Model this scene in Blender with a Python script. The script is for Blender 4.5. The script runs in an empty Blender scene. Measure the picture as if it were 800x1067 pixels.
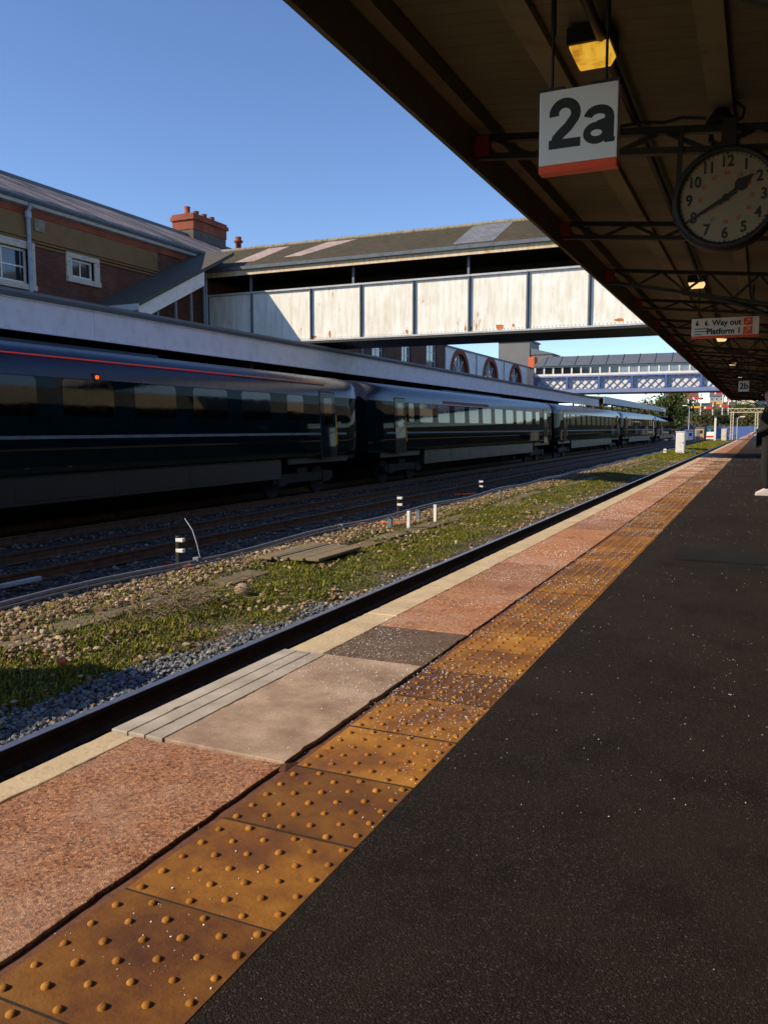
import bpy, math, random
import numpy as np
from mathutils import Vector, Matrix, noise as mnoise
R = math.radians
random.seed(7); rng = np.random.default_rng(7)
scene = bpy.context.scene
COL = scene.collection

# ------------------------------------------------------------------ objects
def link(o, parent=None):
    COL.objects.link(o)
    if parent is not None: o.parent = parent
    return o
def wl(o):
    v = Vector((0, 0, 0))
    while o is not None:
        v += o.location; o = o.parent
    return v
def tag(o, label=None, cat=None, group=None, kind=None):
    if label: o['label'] = label
    if cat: o['category'] = cat
    if group: o['group'] = group
    if kind: o['kind'] = kind
    return o
def thing(name, loc, label, cat, group=None):
    o = bpy.data.objects.new(name, None); o.empty_display_size = .2
    link(o); o.location = loc
    return tag(o, label, cat, group)
def kids(o): return [c for c in bpy.data.objects if c.parent == o]
def copy_tree(o, parent=None, only=None):
    c = o.copy(); COL.objects.link(c); c.parent = parent
    for ch in kids(o):
        if ch.name.startswith('~'): continue
        copy_tree(ch, c)
    return c

class MB:
    """collects geometry in world coordinates, built as ONE mesh"""
    def __init__(s): s.v = []; s.f = []; s.sm = []
    def add(s, vs, fs, smooth=False):
        n = len(s.v); s.v += [tuple(p) for p in vs]
        for f in fs: s.f.append(tuple(i + n for i in f)); s.sm.append(smooth)
        return s
    def box(s, x0, x1, y0, y1, z0, z1):
        return s.add([(x0,y0,z0),(x1,y0,z0),(x1,y1,z0),(x0,y1,z0),(x0,y0,z1),(x1,y0,z1),(x1,y1,z1),(x0,y1,z1)],
                     [(0,3,2,1),(4,5,6,7),(0,1,5,4),(1,2,6,5),(2,3,7,6),(3,0,4,7)])
    def hexa(s, p):   # 8 corners, bottom 4 then top 4
        return s.add(p, [(0,3,2,1),(4,5,6,7),(0,1,5,4),(1,2,6,5),(2,3,7,6),(3,0,4,7)])
    def bar(s, p, q, w, h, up=(0,0,1)):
        p = Vector(p); q = Vector(q); d = (q-p).normalized(); u = Vector(up)
        a = d.cross(u)
        if a.length < 1e-4: a = d.cross(Vector((1,0,0)))
        a.normalize(); b = a.cross(d).normalized(); a *= w/2; b *= h/2
        return s.add([p-a-b, p+a-b, p+a+b, p-a+b, q-a-b, q+a-b, q+a+b, q-a+b],
                     [(0,1,2,3),(7,6,5,4),(0,4,5,1),(1,5,6,2),(2,6,7,3),(3,7,4,0)])
    def tube(s, path, r, n=8, caps=True):
        path = [Vector(p) for p in path]; rs = r if isinstance(r, (list, tuple)) else [r]*len(path)
        vs = []; prev = None
        for i, p in enumerate(path):
            d = (path[min(i+1, len(path)-1)] - path[max(i-1, 0)]).normalized()
            if prev is None:
                a = d.cross(Vector((0,0,1)))
                if a.length < 1e-3: a = d.cross(Vector((1,0,0)))
            else: a = prev - d*prev.dot(d)
            a.normalize(); prev = a; b = d.cross(a)
            for k in range(n):
                t = 2*math.pi*k/n; vs.append(p + (a*math.cos(t)+b*math.sin(t))*rs[i])
        fs = []
        for i in range(len(path)-1):
            for k in range(n):
                k2 = (k+1) % n; fs.append((i*n+k, i*n+k2, (i+1)*n+k2, (i+1)*n+k))
        s.add(vs, fs, True)
        if caps:
            m = len(path)-1
            s.add(vs[:n], [tuple(range(n-1,-1,-1))]); s.add(vs[m*n:], [tuple(range(n))])
        return s
    def disc(s, c, ax, r, h, n=24):  # cylinder from c along ax
        c = Vector(c); return s.tube([c, c+Vector(ax).normalized()*h], r, n)
    def prism(s, poly, axis, a, b):  # poly of 2D points extruded along axis 'x','y' or 'z'
        def P(u, v, t): return (t,u,v) if axis == 'x' else ((u,t,v) if axis == 'y' else (u,v,t))
        n = len(poly); vs = [P(u,v,a) for u,v in poly] + [P(u,v,b) for u,v in poly]
        fs = [tuple(range(n-1,-1,-1)), tuple(range(n,2*n))] + [(i,(i+1)%n,n+(i+1)%n,n+i) for i in range(n)]
        return s.add(vs, fs)
    def dome(s, c, r, h, n=10, rings=3):
        vs = []; fs = []
        for i in range(rings):
            t = (i/rings)**1.15*math.pi/2
            for k in range(n):
                a = 2*math.pi*k/n
                vs.append((c[0]+r*math.cos(t)*math.cos(a), c[1]+r*math.cos(t)*math.sin(a), c[2]+h*math.sin(t)))
        vs.append((c[0],c[1],c[2]+h))
        for i in range(rings-1):
            for k in range(n): fs.append((i*n+k, i*n+(k+1)%n, (i+1)*n+(k+1)%n, (i+1)*n+k))
        for k in range(n): fs.append(((rings-1)*n+k, (rings-1)*n+(k+1)%n, rings*n))
        return s.add(vs, fs, True)
    def build(s, name, m, parent=None, bevel=0, fix=True):
        off = wl(parent) if parent is not None else Vector((0,0,0))
        me = bpy.data.meshes.new(name)
        me.from_pydata([(p[0]-off.x, p[1]-off.y, p[2]-off.z) for p in s.v], [], s.f)
        me.polygons.foreach_set('use_smooth', s.sm)
        me.update()
        if fix:
            import bmesh
            bm = bmesh.new(); bm.from_mesh(me); bmesh.ops.recalc_face_normals(bm, faces=bm.faces); bm.to_mesh(me); bm.free()
        me.materials.append(m)
        o = bpy.data.objects.new(name, me); link(o, parent)
        if bevel:
            b = o.modifiers.new('bevel', 'BEVEL'); b.width = bevel; b.segments = 2; b.limit_method = 'ANGLE'
        return o
def struct(o): o['kind'] = 'structure'; return o
def np_mesh(name, v, f, m, parent=None, smooth=False):
    """numpy verts (N,3), faces (M,k)"""
    me = bpy.data.meshes.new(name); k = f.shape[1]
    me.vertices.add(len(v)); me.vertices.foreach_set('co', v.astype(np.float32).ravel())
    me.loops.add(f.size); me.loops.foreach_set('vertex_index', f.astype(np.int32).ravel())
    me.polygons.add(len(f)); me.polygons.foreach_set('loop_start', np.arange(0, f.size, k, dtype=np.int32))
    me.polygons.foreach_set('use_smooth', np.full(len(f), smooth))
    me.update(calc_edges=True); me.materials.append(m)
    return link(bpy.data.objects.new(name, me), parent)
def text_obj(name, body, m, size, loc, parent, depth=.002, bold=0., align='CENTER', rot=(R(90),0,0), sx=1.):
    c = bpy.data.curves.new(name, 'FONT'); c.body = body; c.size = size; c.extrude = depth; c.offset = bold
    c.align_x = align; c.align_y = 'CENTER'
    t = bpy.data.objects.new(name+'_tmp', c); COL.objects.link(t)
    dg = bpy.context.evaluated_depsgraph_get()
    me = bpy.data.meshes.new_from_object(t.evaluated_get(dg)); me.name = name
    bpy.data.objects.remove(t); bpy.data.curves.remove(c)
    me.materials.clear(); me.materials.append(m)
    M4 = Matrix.Translation(Vector(loc) - wl(parent)) @ Matrix.Rotation(rot[2],4,'Z') @ Matrix.Rotation(rot[0],4,'X') @ Matrix.Diagonal((sx,1,1,1))
    me.transform(M4)
    return link(bpy.data.objects.new(name, me), parent)

# ---------------------------------------------------------------- materials
class NT:
    def __init__(s, name):
        s.m = bpy.data.materials.new(name); s.m.use_nodes = True; s.t = s.m.node_tree
        s.p = s.t.nodes['Principled BSDF']; s.out = s.t.nodes['Material Output']
    def n(s, ty, props=None, **inp):
        nd = s.t.nodes.new(ty)
        for k, v in (props or {}).items(): setattr(nd, k, v)
        for k, v in inp.items():
            key = int(k[1:]) if k[0] == 'i' and k[1:].isdigit() else k.replace('_', ' ')
            s.set(nd.inputs[key], v)
        return nd
    def set(s, sock, v):
        if isinstance(v, bpy.types.NodeSocket): s.t.links.new(v, sock)
        elif isinstance(v, bpy.types.Node): s.t.links.new(v.outputs[0], sock)
        else:
            if sock.type == 'RGBA' and len(v) == 3: v = (*v, 1)
            sock.default_value = v
    def pos(s, scale=(1,1,1), rot=(0,0,0)):
        g = s.n('ShaderNodeNewGeometry')
        return s.n('ShaderNodeMapping', Vector=g.outputs['Position'], Scale=scale, Rotation=rot).outputs[0]
    def noise(s, scale, vec=None, detail=4., rough=.55, dist=0.):
        return s.n('ShaderNodeTexNoise', None, Vector=vec if vec is not None else s.pos(), Scale=scale, Detail=detail, Roughness=rough, Distortion=dist).outputs['Fac']
    def voro(s, scale, vec=None, feature='F1', out='Distance'):
        return s.n('ShaderNodeTexVoronoi', {'feature': feature}, Vector=vec if vec is not None else s.pos(), Scale=scale).outputs[out]
    def ramp(s, fac, stops, interp='LINEAR'):
        r = s.n('ShaderNodeValToRGB', None, Fac=fac); cr = r.color_ramp; cr.interpolation = interp
        while len(cr.elements) < len(stops): cr.elements.new(.5)
        for e, (p, c) in zip(cr.elements, stops):
            e.position = p; e.color = (*c, 1) if isinstance(c, tuple) else (c, c, c, 1)
        return r.outputs[0]
    def mix(s, fac, a, b, blend='MIX'):
        x = s.n('ShaderNodeMix', {'data_type': 'RGBA', 'blend_type': blend})
        s.set(x.inputs[0], fac); s.set(x.inputs[6], a); s.set(x.inputs[7], b)
        return x.outputs[2]
    def math(s, op, a, b=0.):
        x = s.n('ShaderNodeMath', {'operation': op}); s.set(x.inputs[0], a); s.set(x.inputs[1], b); return x.outputs[0]
    def bump(s, h, strength=.5, dist=.01, normal=None):
        b = s.n('ShaderNodeBump', None, Height=h, Strength=strength, Distance=dist)
        if normal is not None: s.set(b.inputs['Normal'], normal)
        return b.outputs[0]
    def fin(s, color=None, rough=None, normal=None, metal=0., spec=None, coat=None):
        p = s.p
        if color is not None: s.set(p.inputs['Base Color'], color)
        if rough is not None: s.set(p.inputs['Roughness'], rough)
        if normal is not None: s.set(p.inputs['Normal'], normal)
        s.set(p.inputs['Metallic'], metal)
        if spec is not None: s.set(p.inputs['Specular IOR Level'], spec)
        if coat is not None: s.set(p.inputs['Coat Weight'], coat); s.set(p.inputs['Coat Roughness'], .03)
        return s.m

def plain(name, c, rough=.6, var=.3, scale=2., fine=60., bump=.25, bd=.004, metal=0., spec=.5, dirt=None, dirt_amt=.5):
    """painted / mineral surface: mottled colour, dirt patches, fine grain"""
    t = NT(name)
    a = t.noise(scale, detail=6.); f = t.noise(fine, detail=3.)
    v = t.math('ADD', t.math('MULTIPLY', a, 1.3*var), t.math('MULTIPLY', f, .7*var))
    v = t.math('ADD', v, 1. - var)
    col = t.mix(1., c, t.n('ShaderNodeCombineColor', None, i0=v, i1=v, i2=v).outputs[0], 'MULTIPLY')
    if dirt:
        d = t.ramp(t.noise(scale*2.3, detail=8., rough=.65), [(.5, 0.), (.68, 1.)])
        col = t.mix(t.math('MULTIPLY', d, dirt_amt), col, dirt)
    ro = t.math('ADD', t.math('MULTIPLY', a, .25), rough-.12)
    return t.fin(col, ro, t.bump(f, bump, bd), metal, spec)

MT = {}
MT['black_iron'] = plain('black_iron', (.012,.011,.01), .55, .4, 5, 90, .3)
MT['grey_steel'] = plain('grey_steel', (.12,.15,.19), .5, .35, 3, 60, .2, dirt=(.05,.045,.04))
MT['pale_steel'] = plain('pale_steel', (.42,.45,.5), .5, .3, 3, 60, .2, dirt=(.2,.17,.13))
MT['pipe_blue'] = plain('pipe_blue', (.33,.40,.50), .5, .25, 3, 50, .2, dirt=(.15,.14,.12))
MT['white_paint'] = plain('white_paint', (.72,.71,.68), .5, .2, 2, 60, .2, dirt=(.35,.3,.22), dirt_amt=.4)
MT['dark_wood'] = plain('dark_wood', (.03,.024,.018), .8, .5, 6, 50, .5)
MT['lead'] = plain('lead', (.10,.115,.14), .55, .3, 2, 40, .3)
MT['red_paint'] = plain('red_paint', (.55,.03,.015), .5, .3, 3, 60, .2)
MT['red_dark'] = plain('red_dark', (.22,.02,.012), .6, .3, 8, 60, .2)
MT['orange_paint'] = plain('orange_paint', (.75,.13,.02), .5, .25, 4, 60, .2)
MT['yellow_paint'] = plain('yellow_paint', (.7,.35,.02), .5, .2, 4, 60, .2)
MT['sign_white'] = plain('sign_white', (.78,.78,.76), .45, .08, 8, 80, .05)
MT['sign_red'] = plain('sign_red', (.85,.07,.008), .4, .1, 8, 80, .05)
MT['ink'] = plain('ink', (.01,.01,.012), .5, .1, 8, 80, .05)
MT['ink_red'] = plain('ink_red', (.45,.04,.03), .5, .1, 8, 80, .05)
MT['clock_face'] = plain('clock_face', (.27,.215,.135), .5, .12, 6, 80, .03)
MT['blue_paint'] = plain('blue_paint', (.06,.11,.30), .5, .3, 2, 40, .2)
MT['blue_steel'] = plain('blue_steel', (.17,.22,.40), .5, .35, 1.5, 30, .2)
MT['tan_paint'] = plain('tan_paint', (.45,.27,.12), .6, .25, 2, 30, .2)
MT['teal_paint'] = plain('teal_paint', (.02,.13,.12), .5, .3, 2, 30, .2)
MT['cream_paint'] = plain('cream_paint', (.6,.53,.38), .55, .25, 2, 40, .2, dirt=(.25,.2,.14))
MT['white_render'] = plain('white_render', (.76,.76,.78), .7, .2, .8, 30, .3, dirt=(.33,.3,.28), dirt_amt=.35)
MT['concrete'] = plain('concrete', (.25,.22,.17), .85, .45, 3, 80, .6, dirt=(.09,.085,.04), dirt_amt=.8)
MT['trough'] = plain('trough', (.15,.115,.06), .9, .5, 5, 70, .7, dirt=(.06,.065,.014), dirt_amt=.95)
MT['grout'] = plain('grout', (.022,.013,.008), .95, .5, 9, 80, .5)
MT['rock'] = plain('rock', (.30,.21,.13), .85, .4, 9, 60, .8)
MT['twig'] = plain('twig', (.16,.11,.07), .8, .5, 9, 60, .4)
MT['trunk'] = plain('trunk', (.07,.05,.035), .9, .4, 3, 30, .8)
MT['rubber'] = plain('rubber', (.02,.02,.021), .7, .3, 5, 60, .3)
MT['cable'] = plain('cable', (.20,.20,.21), .4, .4, 3, 60, .3)
MT['gravel_grey'] = plain('gravel_grey', (.22,.235,.25), .85, .5, 9, 90, .6)
MT['roof_tile'] = plain('roof_tile', (.15,.06,.045), .85, .4, 1, 20, .3)
MT['far_wall'] = plain('far_wall', (.30,.29,.27), .85, .3, 1, 20, .3)
MT['grey_clad'] = plain('grey_clad', (.13,.135,.14), .6, .3, 1, 30, .3)
MT['orange_brick'] = plain('orange_brick', (.55,.12,.035), .8, .4, 4, 20, .4)

def rail_mats():
    t = NT('rail_rust'); a = t.noise(7, detail=6.)
    MT['rail_rust'] = t.fin(t.ramp(a, [(.3,(.018,.012,.009)),(.7,(.055,.028,.016))]), .8, t.bump(t.noise(80), .4, .003))
    t = NT('rail_brown'); MT['rail_brown'] = t.fin(t.ramp(t.noise(7, detail=6.), [(.3,(.05,.025,.014)),(.7,(.16,.075,.035))]), .8, t.bump(t.noise(80), .4, .003))
    t = NT('rail_head'); MT['rail_head'] = t.fin(t.ramp(t.noise(12), [(.3,(.35,.34,.36)),(.7,(.5,.49,.52))]), .38, None, .9)
    t = NT('rail_head_dull'); MT['rail_head_dull'] = t.fin(t.ramp(t.noise(12), [(.3,(.07,.05,.04)),(.7,(.14,.10,.08))]), .5, None, .6)
rail_mats()

def brick(name, c1, c2, mortar, axis='yz', scale=1., rough=.85):
    t = NT(name); g = t.n('ShaderNodeNewGeometry'); sp = t.n('ShaderNodeSeparateXYZ', None, Vector=g.outputs['Position'])
    u = sp.outputs['Y'] if axis == 'yz' else (t.math('ADD', sp.outputs['X'], sp.outputs['Y']) if axis == 'any' else sp.outputs['X'])
    vec = t.n('ShaderNodeCombineXYZ', None, X=u, Y=sp.outputs['Z']).outputs[0]
    b = t.n('ShaderNodeTexBrick', None, Vector=vec, Color1=c1, Color2=c2, Mortar=mortar, Scale=scale, Mortar_Size=.006)
    b.inputs['Brick Width'].default_value = .225; b.inputs['Row Height'].default_value = .075
    d = t.ramp(t.noise(.9, detail=7., rough=.65), [(.35, .45), (.7, 1.1)])
    col = t.mix(1., b.outputs['Color'], d, 'MULTIPLY')
    col = t.mix(.35, col, t.ramp(t.noise(40), [(.3,(.02,.012,.01)),(.7,c1)]))
    h = t.math('ADD', t.math('MULTIPLY', b.outputs['Fac'], -1.), t.math('MULTIPLY', t.noise(70), .5))
    return t.fin(col, rough, t.bump(h, .6, .006))
MT['brick'] = brick('brick', (.19,.055,.024), (.075,.025,.016), (.13,.10,.075))
MT['brick_red'] = brick('brick_red', (.42,.075,.024), (.26,.046,.018), (.28,.18,.12), 'any')
MT['brick_grey'] = brick('brick_grey', (.14,.115,.10), (.09,.075,.07), (.22,.2,.18), 'any')
MT['brick_dark'] = brick('brick_dark', (.05,.032,.025), (.03,.022,.02), (.05,.045,.04))

def slate(name, stops, axis='y', sc=None):
    t = NT(name)
    g = t.n('ShaderNodeNewGeometry'); sp = t.n('ShaderNodeSeparateXYZ', None, Vector=g.outputs['Position'])
    u = sp.outputs['Y'] if axis == 'y' else sp.outputs['X']
    vec = t.n('ShaderNodeCombineXYZ', None, X=u, Y=t.math('MULTIPLY', sp.outputs['Z'], 2.2)).outputs[0]
    b = t.n('ShaderNodeTexBrick', None, Vector=vec, Color1=(.75,.75,.75), Color2=(1.15,1.15,1.15), Mortar=(.35,.35,.35), Scale=1., Mortar_Size=.008)
    b.inputs['Brick Width'].default_value = .3; b.inputs['Row Height'].default_value = .24
    s1 = t.pos(sc or (1.5,1.2,.6))
    a = t.noise(1., s1, 8., .62)
    col = t.mix(1., t.ramp(a, stops), b.outputs['Color'], 'MULTIPLY')
    col = t.mix(.35, col, t.ramp(t.noise(22, detail=5.), [(.35, stops[0][1]), (.65, stops[-1][1])]))
    h = t.math('ADD', t.math('MULTIPLY', b.outputs['Fac'], -1.), t.noise(25))
    return t.fin(col, .75, t.bump(h, .7, .02))
MT['slate'] = slate('slate', [(.36,(.025,.022,.024)),(.47,(.10,.085,.085)),(.53,(.55,.44,.40)),(.62,(.22,.17,.165)),(.72,(.05,.045,.045))], sc=(.18,2.6,.3))
MT['slate_moss'] = slate('slate_moss', [(.25,(.026,.019,.011)),(.45,(.062,.043,.018)),(.6,(.036,.036,.012)),(.8,(.10,.078,.048))], 'x')
MT['slate_pink'] = slate('slate_pink', [(.3,(.30,.22,.20)),(.7,(.42,.33,.31))], 'x')
MT['slate_new'] = slate('slate_new', [(.3,(.13,.14,.17)),(.7,(.17,.18,.21))], 'x')
MT['felt'] = plain('felt', (.075,.07,.06), .85, .4, 1.2, 40, .5, dirt=(.11,.10,.05))

def rusty_white(name, base, dirt, rust_amt):
    t = NT(name)
    st = t.noise(1., t.pos((9.,9.,.9)), 7., .65)
    bl = t.noise(1.6, None, 6., .6)
    col = t.mix(t.ramp(st, [(.42,0.),(.72,.85)]), base, dirt)
    col = t.mix(t.ramp(bl, [(.45,0.),(.75,.35)]), col, (dirt[0]*.9, dirt[1]*.85, dirt[2]*.7))
    rs = t.math('MULTIPLY', t.ramp(t.noise(1., t.pos((5.,5.,1.6)), 9., .72), [(.60,0.),(.66,1.)]), t.ramp(t.noise(.9, None, 2.), [(.45,0.),(.6,1.)]))
    col = t.mix(t.math('MULTIPLY', rs, rust_amt), col, (.32,.13,.03))
    return t.fin(col, .55, t.bump(t.noise(30), .2, .005))
MT['parapet'] = rusty_white('parapet', (.79,.80,.78), (.54,.50,.39), 1.)
MT['fascia'] = plain('fascia', (.60,.56,.63), .55, .22, 1.3, 50, .25, dirt=(.40,.36,.38), dirt_amt=.5)
MT['rust_patch'] = plain('rust_patch', (.45,.15,.025), .85, .5, 12, 70, .6)
MT['stone_tan'] = plain('stone_tan', (.20,.115,.042), .85, .35, 1.2, 40, .4, dirt=(.10,.07,.04), dirt_amt=.5)
t = NT('peeling_stone'); a = t.ramp(t.noise(11, detail=7., rough=.7), [(.36,0.),(.42,1.)])
MT['peeling'] = t.fin(t.mix(a, (.14,.10,.065), (.52,.46,.38)), .8, t.bump(a, .4, .006))

# platform surfaces ---------------------------------------------------------
def paver_mat(name, c_lo, c_mid, c_hi, wear=(.46,.33,.25)):
    t = NT(name); p = t.pos()
    vc = t.voro(125, p, out='Color'); sp = t.n('ShaderNodeSeparateColor', None, Color=vc).outputs[0]
    agg = t.ramp(sp, [(0.,c_lo),(.35,c_mid),(.8,c_hi),(.93,(c_hi[0]*1.25,c_hi[1]*1.5,c_hi[2]*1.6)),(1.,(.04,.025,.02))])
    # one tint per slab along the track
    g = t.n('ShaderNodeNewGeometry'); y = t.n('ShaderNodeSeparateXYZ', None, Vector=g.outputs['Position']).outputs['Y']
    slab = t.n('ShaderNodeTexWhiteNoise', {'noise_dimensions': '1D'}, W=t.math('FLOOR', t.math('DIVIDE', t.math('SUBTRACT', y, 4.1), 1.22))).outputs['Value']
    col = t.mix(1., agg, t.ramp(slab, [(0.,(.78,.78,.80)),(.5,(1.,1.,1.)),(1.,(1.2,1.12,1.05))]), 'MULTIPLY')
    col = t.mix(t.ramp(t.noise(1.7, p, 8., .65), [(.45,0.),(.75,.6)]), col, wear)
    col = t.mix(t.ramp(t.noise(5., p, 8., .65), [(.52,0.),(.75,.55)]), col, (c_lo[0]*.55,c_lo[1]*.5,c_lo[2]*.5))
    joint = t.math('FRACT', t.math('DIVIDE', t.math('SUBTRACT', y, 4.1), 1.22))
    j = t.ramp(joint, [(0.,1.),(.009,1.),(.013,0.)])
    h = t.math('SUBTRACT', t.math('ADD', t.math('MULTIPLY', t.voro(190, p), .5), t.math('MULTIPLY', t.noise(240, p, 4., .7), 1.)), 0.)
    return t.fin(col, .8, t.bump(h, .6, .004), spec=.35)
MT['pink'] = paver_mat('pink_paving', (.16,.058,.026), (.37,.15,.066), (.50,.235,.115))
MT['dark_paver'] = paver_mat('dark_paving', (.06,.036,.022), (.13,.078,.045), (.2,.125,.075), (.2,.14,.10))
def tactile_mat():
    t = NT('tactile_ochre'); p = t.pos()
    g = t.n('ShaderNodeNewGeometry'); y = t.n('ShaderNodeSeparateXYZ', None, Vector=g.outputs['Position']).outputs['Y']
    wn = t.n('ShaderNodeTexWhiteNoise', {'noise_dimensions': '1D'}, W=t.math('FLOOR', t.math('DIVIDE', t.math('SUBTRACT', y, 1.455), .4))).outputs['Value']
    a = t.noise(3.2, p, 9., .68)
    col = t.ramp(a, [(.26,(.085,.028,.001)),(.42,(.18,.066,.003)),(.56,(.30,.125,.008)),(.74,(.42,.22,.038))])
    col = t.mix(1., col, t.ramp(wn, [(0.,(.50,.45,.38)),(.5,(.88,.86,.82)),(1.,(1.25,1.25,1.4))]), 'MULTIPLY')
    col = t.mix(t.ramp(t.noise(14, p, 6., .7), [(.55,0.),(.72,.5)]), col, (.09,.036,.006))
    return t.fin(col, t.ramp(a, [(.3,.45),(.7,.7)]), t.bump(t.math('ADD', t.noise(120, p), t.noise(30, p)), .35, .003), spec=.4)
MT['tactile'] = tactile_mat()
t = NT('blister_ochre'); a = t.noise(25, t.pos(), 6., .7)
MT['blister'] = t.fin(t.ramp(a, [(.3,(.12,.045,.006)),(.5,(.29,.115,.013)),(.7,(.45,.21,.035))]), .75, t.bump(t.noise(260), .5, .002), spec=.25)
def asphalt_mat(name, lo, hi):
    t = NT(name); p = t.pos()
    vc = t.n('ShaderNodeSeparateColor', None, Color=t.voro(270, p, out='Color')).outputs[0]
    fine = t.noise(420, p, 3., .7)
    col = t.ramp(vc, [(0.,lo),(.6,hi),(.86,(hi[0]*1.9,hi[1]*1.8,hi[2]*1.7)),(.95,(hi[0]*3.6,hi[1]*4.,hi[2]*4.4)),(1.,(hi[0]*7,hi[1]*8.2,hi[2]*9.5))])
    col = t.mix(1., col, t.ramp(fine, [(.35,.35),(.65,1.6)]), 'MULTIPLY')
    col = t.mix(t.ramp(t.noise(.8, p, 8., .62), [(.36,0.),(.70,.75)]), col, (hi[0]*2.5,hi[1]*2.1,hi[2]*1.9))
    col = t.mix(t.ramp(t.noise(3.5, p, 8., .7), [(.5,0.),(.7,.6)]), col, lo)
    gum = t.ramp(t.voro(2.3, p), [(.035,1.),(.05,0.)])
    col = t.mix(t.math('MULTIPLY', gum, .5), col, (.05,.044,.038))
    h = t.math('ADD', t.math('MULTIPLY', t.voro(240, p), -1.), t.math('MULTIPLY', t.noise(260, p, 4., .7), 1.4))
    return t.fin(col, t.math('ADD', .62, t.math('MULTIPLY', fine, .35)), t.bump(h, 1., .006), spec=.16)
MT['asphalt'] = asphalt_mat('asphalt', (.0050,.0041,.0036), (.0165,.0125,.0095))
MT['asphalt_new'] = asphalt_mat('asphalt_new', (.007,.007,.008), (.012,.012,.012))
def coping_mat(name, c, d):
    t = NT(name); p = t.pos()
    col = t.mix(t.ramp(t.noise(4, p, 8., .68), [(.4,0.),(.75,.8)]), c, d)
    col = t.mix(t.ramp(t.noise(45, p, 4.), [(.55,0.),(.75,.5)]), col, (d[0]*.5,d[1]*.45,d[2]*.4))
    g = t.n('ShaderNodeNewGeometry'); y = t.n('ShaderNodeSeparateXYZ', None, Vector=g.outputs['Position']).outputs['Y']
    j = t.ramp(t.math('FRACT', t.math('DIVIDE', t.math('SUBTRACT', y, 4.1), .915)), [(0.,1.),(.008,1.),(.012,0.)])
    return t.fin(col, .8, t.bump(t.noise(70, p), .5, .004))
MT['coping'] = coping_mat('coping_cream', (.60,.47,.29), (.36,.26,.14))
t = NT('slab_pale'); p = t.pos()
col = t.mix(t.ramp(t.noise(4.5, p, 9., .66), [(.38,0.),(.68,1.)]), (.46,.33,.23), (.22,.135,.085))
col = t.mix(t.ramp(t.noise(90, p, 3.), [(.5,0.),(.7,.4)]), col, (.15,.11,.09))
MT['slab'] = t.fin(col, .75, t.bump(t.noise(110, p), .4, .003))
t = NT('slab_edge'); col = t.ramp(t.noise(6, t.pos(), 8.), [(.35,(.33,.28,.22)),(.65,(.50,.44,.36))])
MT['slab_edge'] = t.fin(col, .7, t.bump(t.noise(110), .3, .003))
MT['rust_strip'] = plain('rust_strip', (.15,.055,.025), .85, .5, 12, 70, .5, dirt=(.05,.025,.015), dirt_amt=.8)
t = NT('salt'); t.set(t.p.inputs['Base Color'], (.78,.76,.75,1)); t.set(t.p.inputs['Roughness'], .35); MT['salt'] = t.m

# ground --------------------------------------------------------------------
def ground_mat():
    t = NT('trackside_ground'); p = t.pos()
    n1 = t.noise(.55, p, 8., .6)
    vc = t.n('ShaderNodeSeparateColor', None, Color=t.voro(24, p, out='Color')).outputs[0]
    grav = t.ramp(vc, [(0.,(.05,.036,.025)),(.4,(.15,.11,.075)),(.75,(.24,.18,.13)),(1.,(.34,.28,.22))])
    moss = t.ramp(t.noise(9, p, 7., .7), [(.3,(.02,.028,.006)),(.5,(.062,.075,.011)),(.7,(.12,.125,.018))])
    g = t.n('ShaderNodeNewGeometry'); x = t.n('ShaderNodeSeparateXYZ', None, Vector=g.outputs['Position']).outputs['X']
    x = t.math('ADD', x, t.math('MULTIPLY', t.math('SUBTRACT', t.noise(2.5, p, 5.), .5), 1.1))
    strip = t.ramp(t.math('DIVIDE', t.math('ADD', x, 16.), 16.), [(.52,0.),(.57,1.),(.685,1.),(.715,0.)])   # x -7.2..-5
    fac = t.math('MULTIPLY', strip, t.ramp(n1, [(.33,0.),(.5,1.)]))
    col = t.mix(fac, grav, moss)
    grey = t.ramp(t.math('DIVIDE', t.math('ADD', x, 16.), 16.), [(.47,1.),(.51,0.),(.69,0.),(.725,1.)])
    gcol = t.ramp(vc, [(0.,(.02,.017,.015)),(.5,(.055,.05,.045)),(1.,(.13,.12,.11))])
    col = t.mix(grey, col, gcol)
    h = t.math('ADD', t.voro(24, p), t.noise(30, p, 5.))
    return t.fin(col, .9, t.bump(h, .9, .05), spec=.2)
MT['ground'] = ground_mat()
t = NT('far_ground'); MT['far_ground'] = t.fin(t.ramp(t.noise(.25, t.pos(), 8., .65), [(.3,(.03,.045,.012)),(.5,(.07,.075,.03)),(.7,(.16,.13,.09))]), .95, t.bump(t.noise(3), .8, .2))
t = NT('hill_green'); MT['hill'] = t.fin(t.ramp(t.noise(.12, t.pos(), 9., .7), [(.3,(.025,.04,.012)),(.5,(.06,.075,.02)),(.7,(.10,.09,.03))]), .95, t.bump(t.noise(1.), .8, .6))
def vary(name, stops, scale, rough=.8, trans=0., spec=.3):
    t = NT(name); g = t.n('ShaderNodeNewGeometry')
    f = t.math('ADD', t.math('MULTIPLY', g.outputs['Random Per Island'], .75), t.math('MULTIPLY', t.noise(scale), .25))
    return t.fin(t.ramp(f, stops), rough, None, 0., spec)
MT['blade'] = vary('grass_blade', [(.1,(.04,.055,.004)),(.45,(.135,.15,.009)),(.7,(.26,.24,.014)),(.95,(.32,.23,.04))], 3.)
MT['stone_brown'] = vary('stone_brown', [(.05,(.07,.045,.025)),(.35,(.20,.12,.065)),(.6,(.31,.225,.125)),(.8,(.42,.32,.20)),(.97,(.60,.52,.45))], 30.)
MT['stone_grey'] = vary('stone_grey', [(.05,(.03,.034,.038)),(.4,(.095,.106,.118)),(.75,(.19,.20,.21)),(.97,(.32,.32,.31))], 30.)
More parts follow.
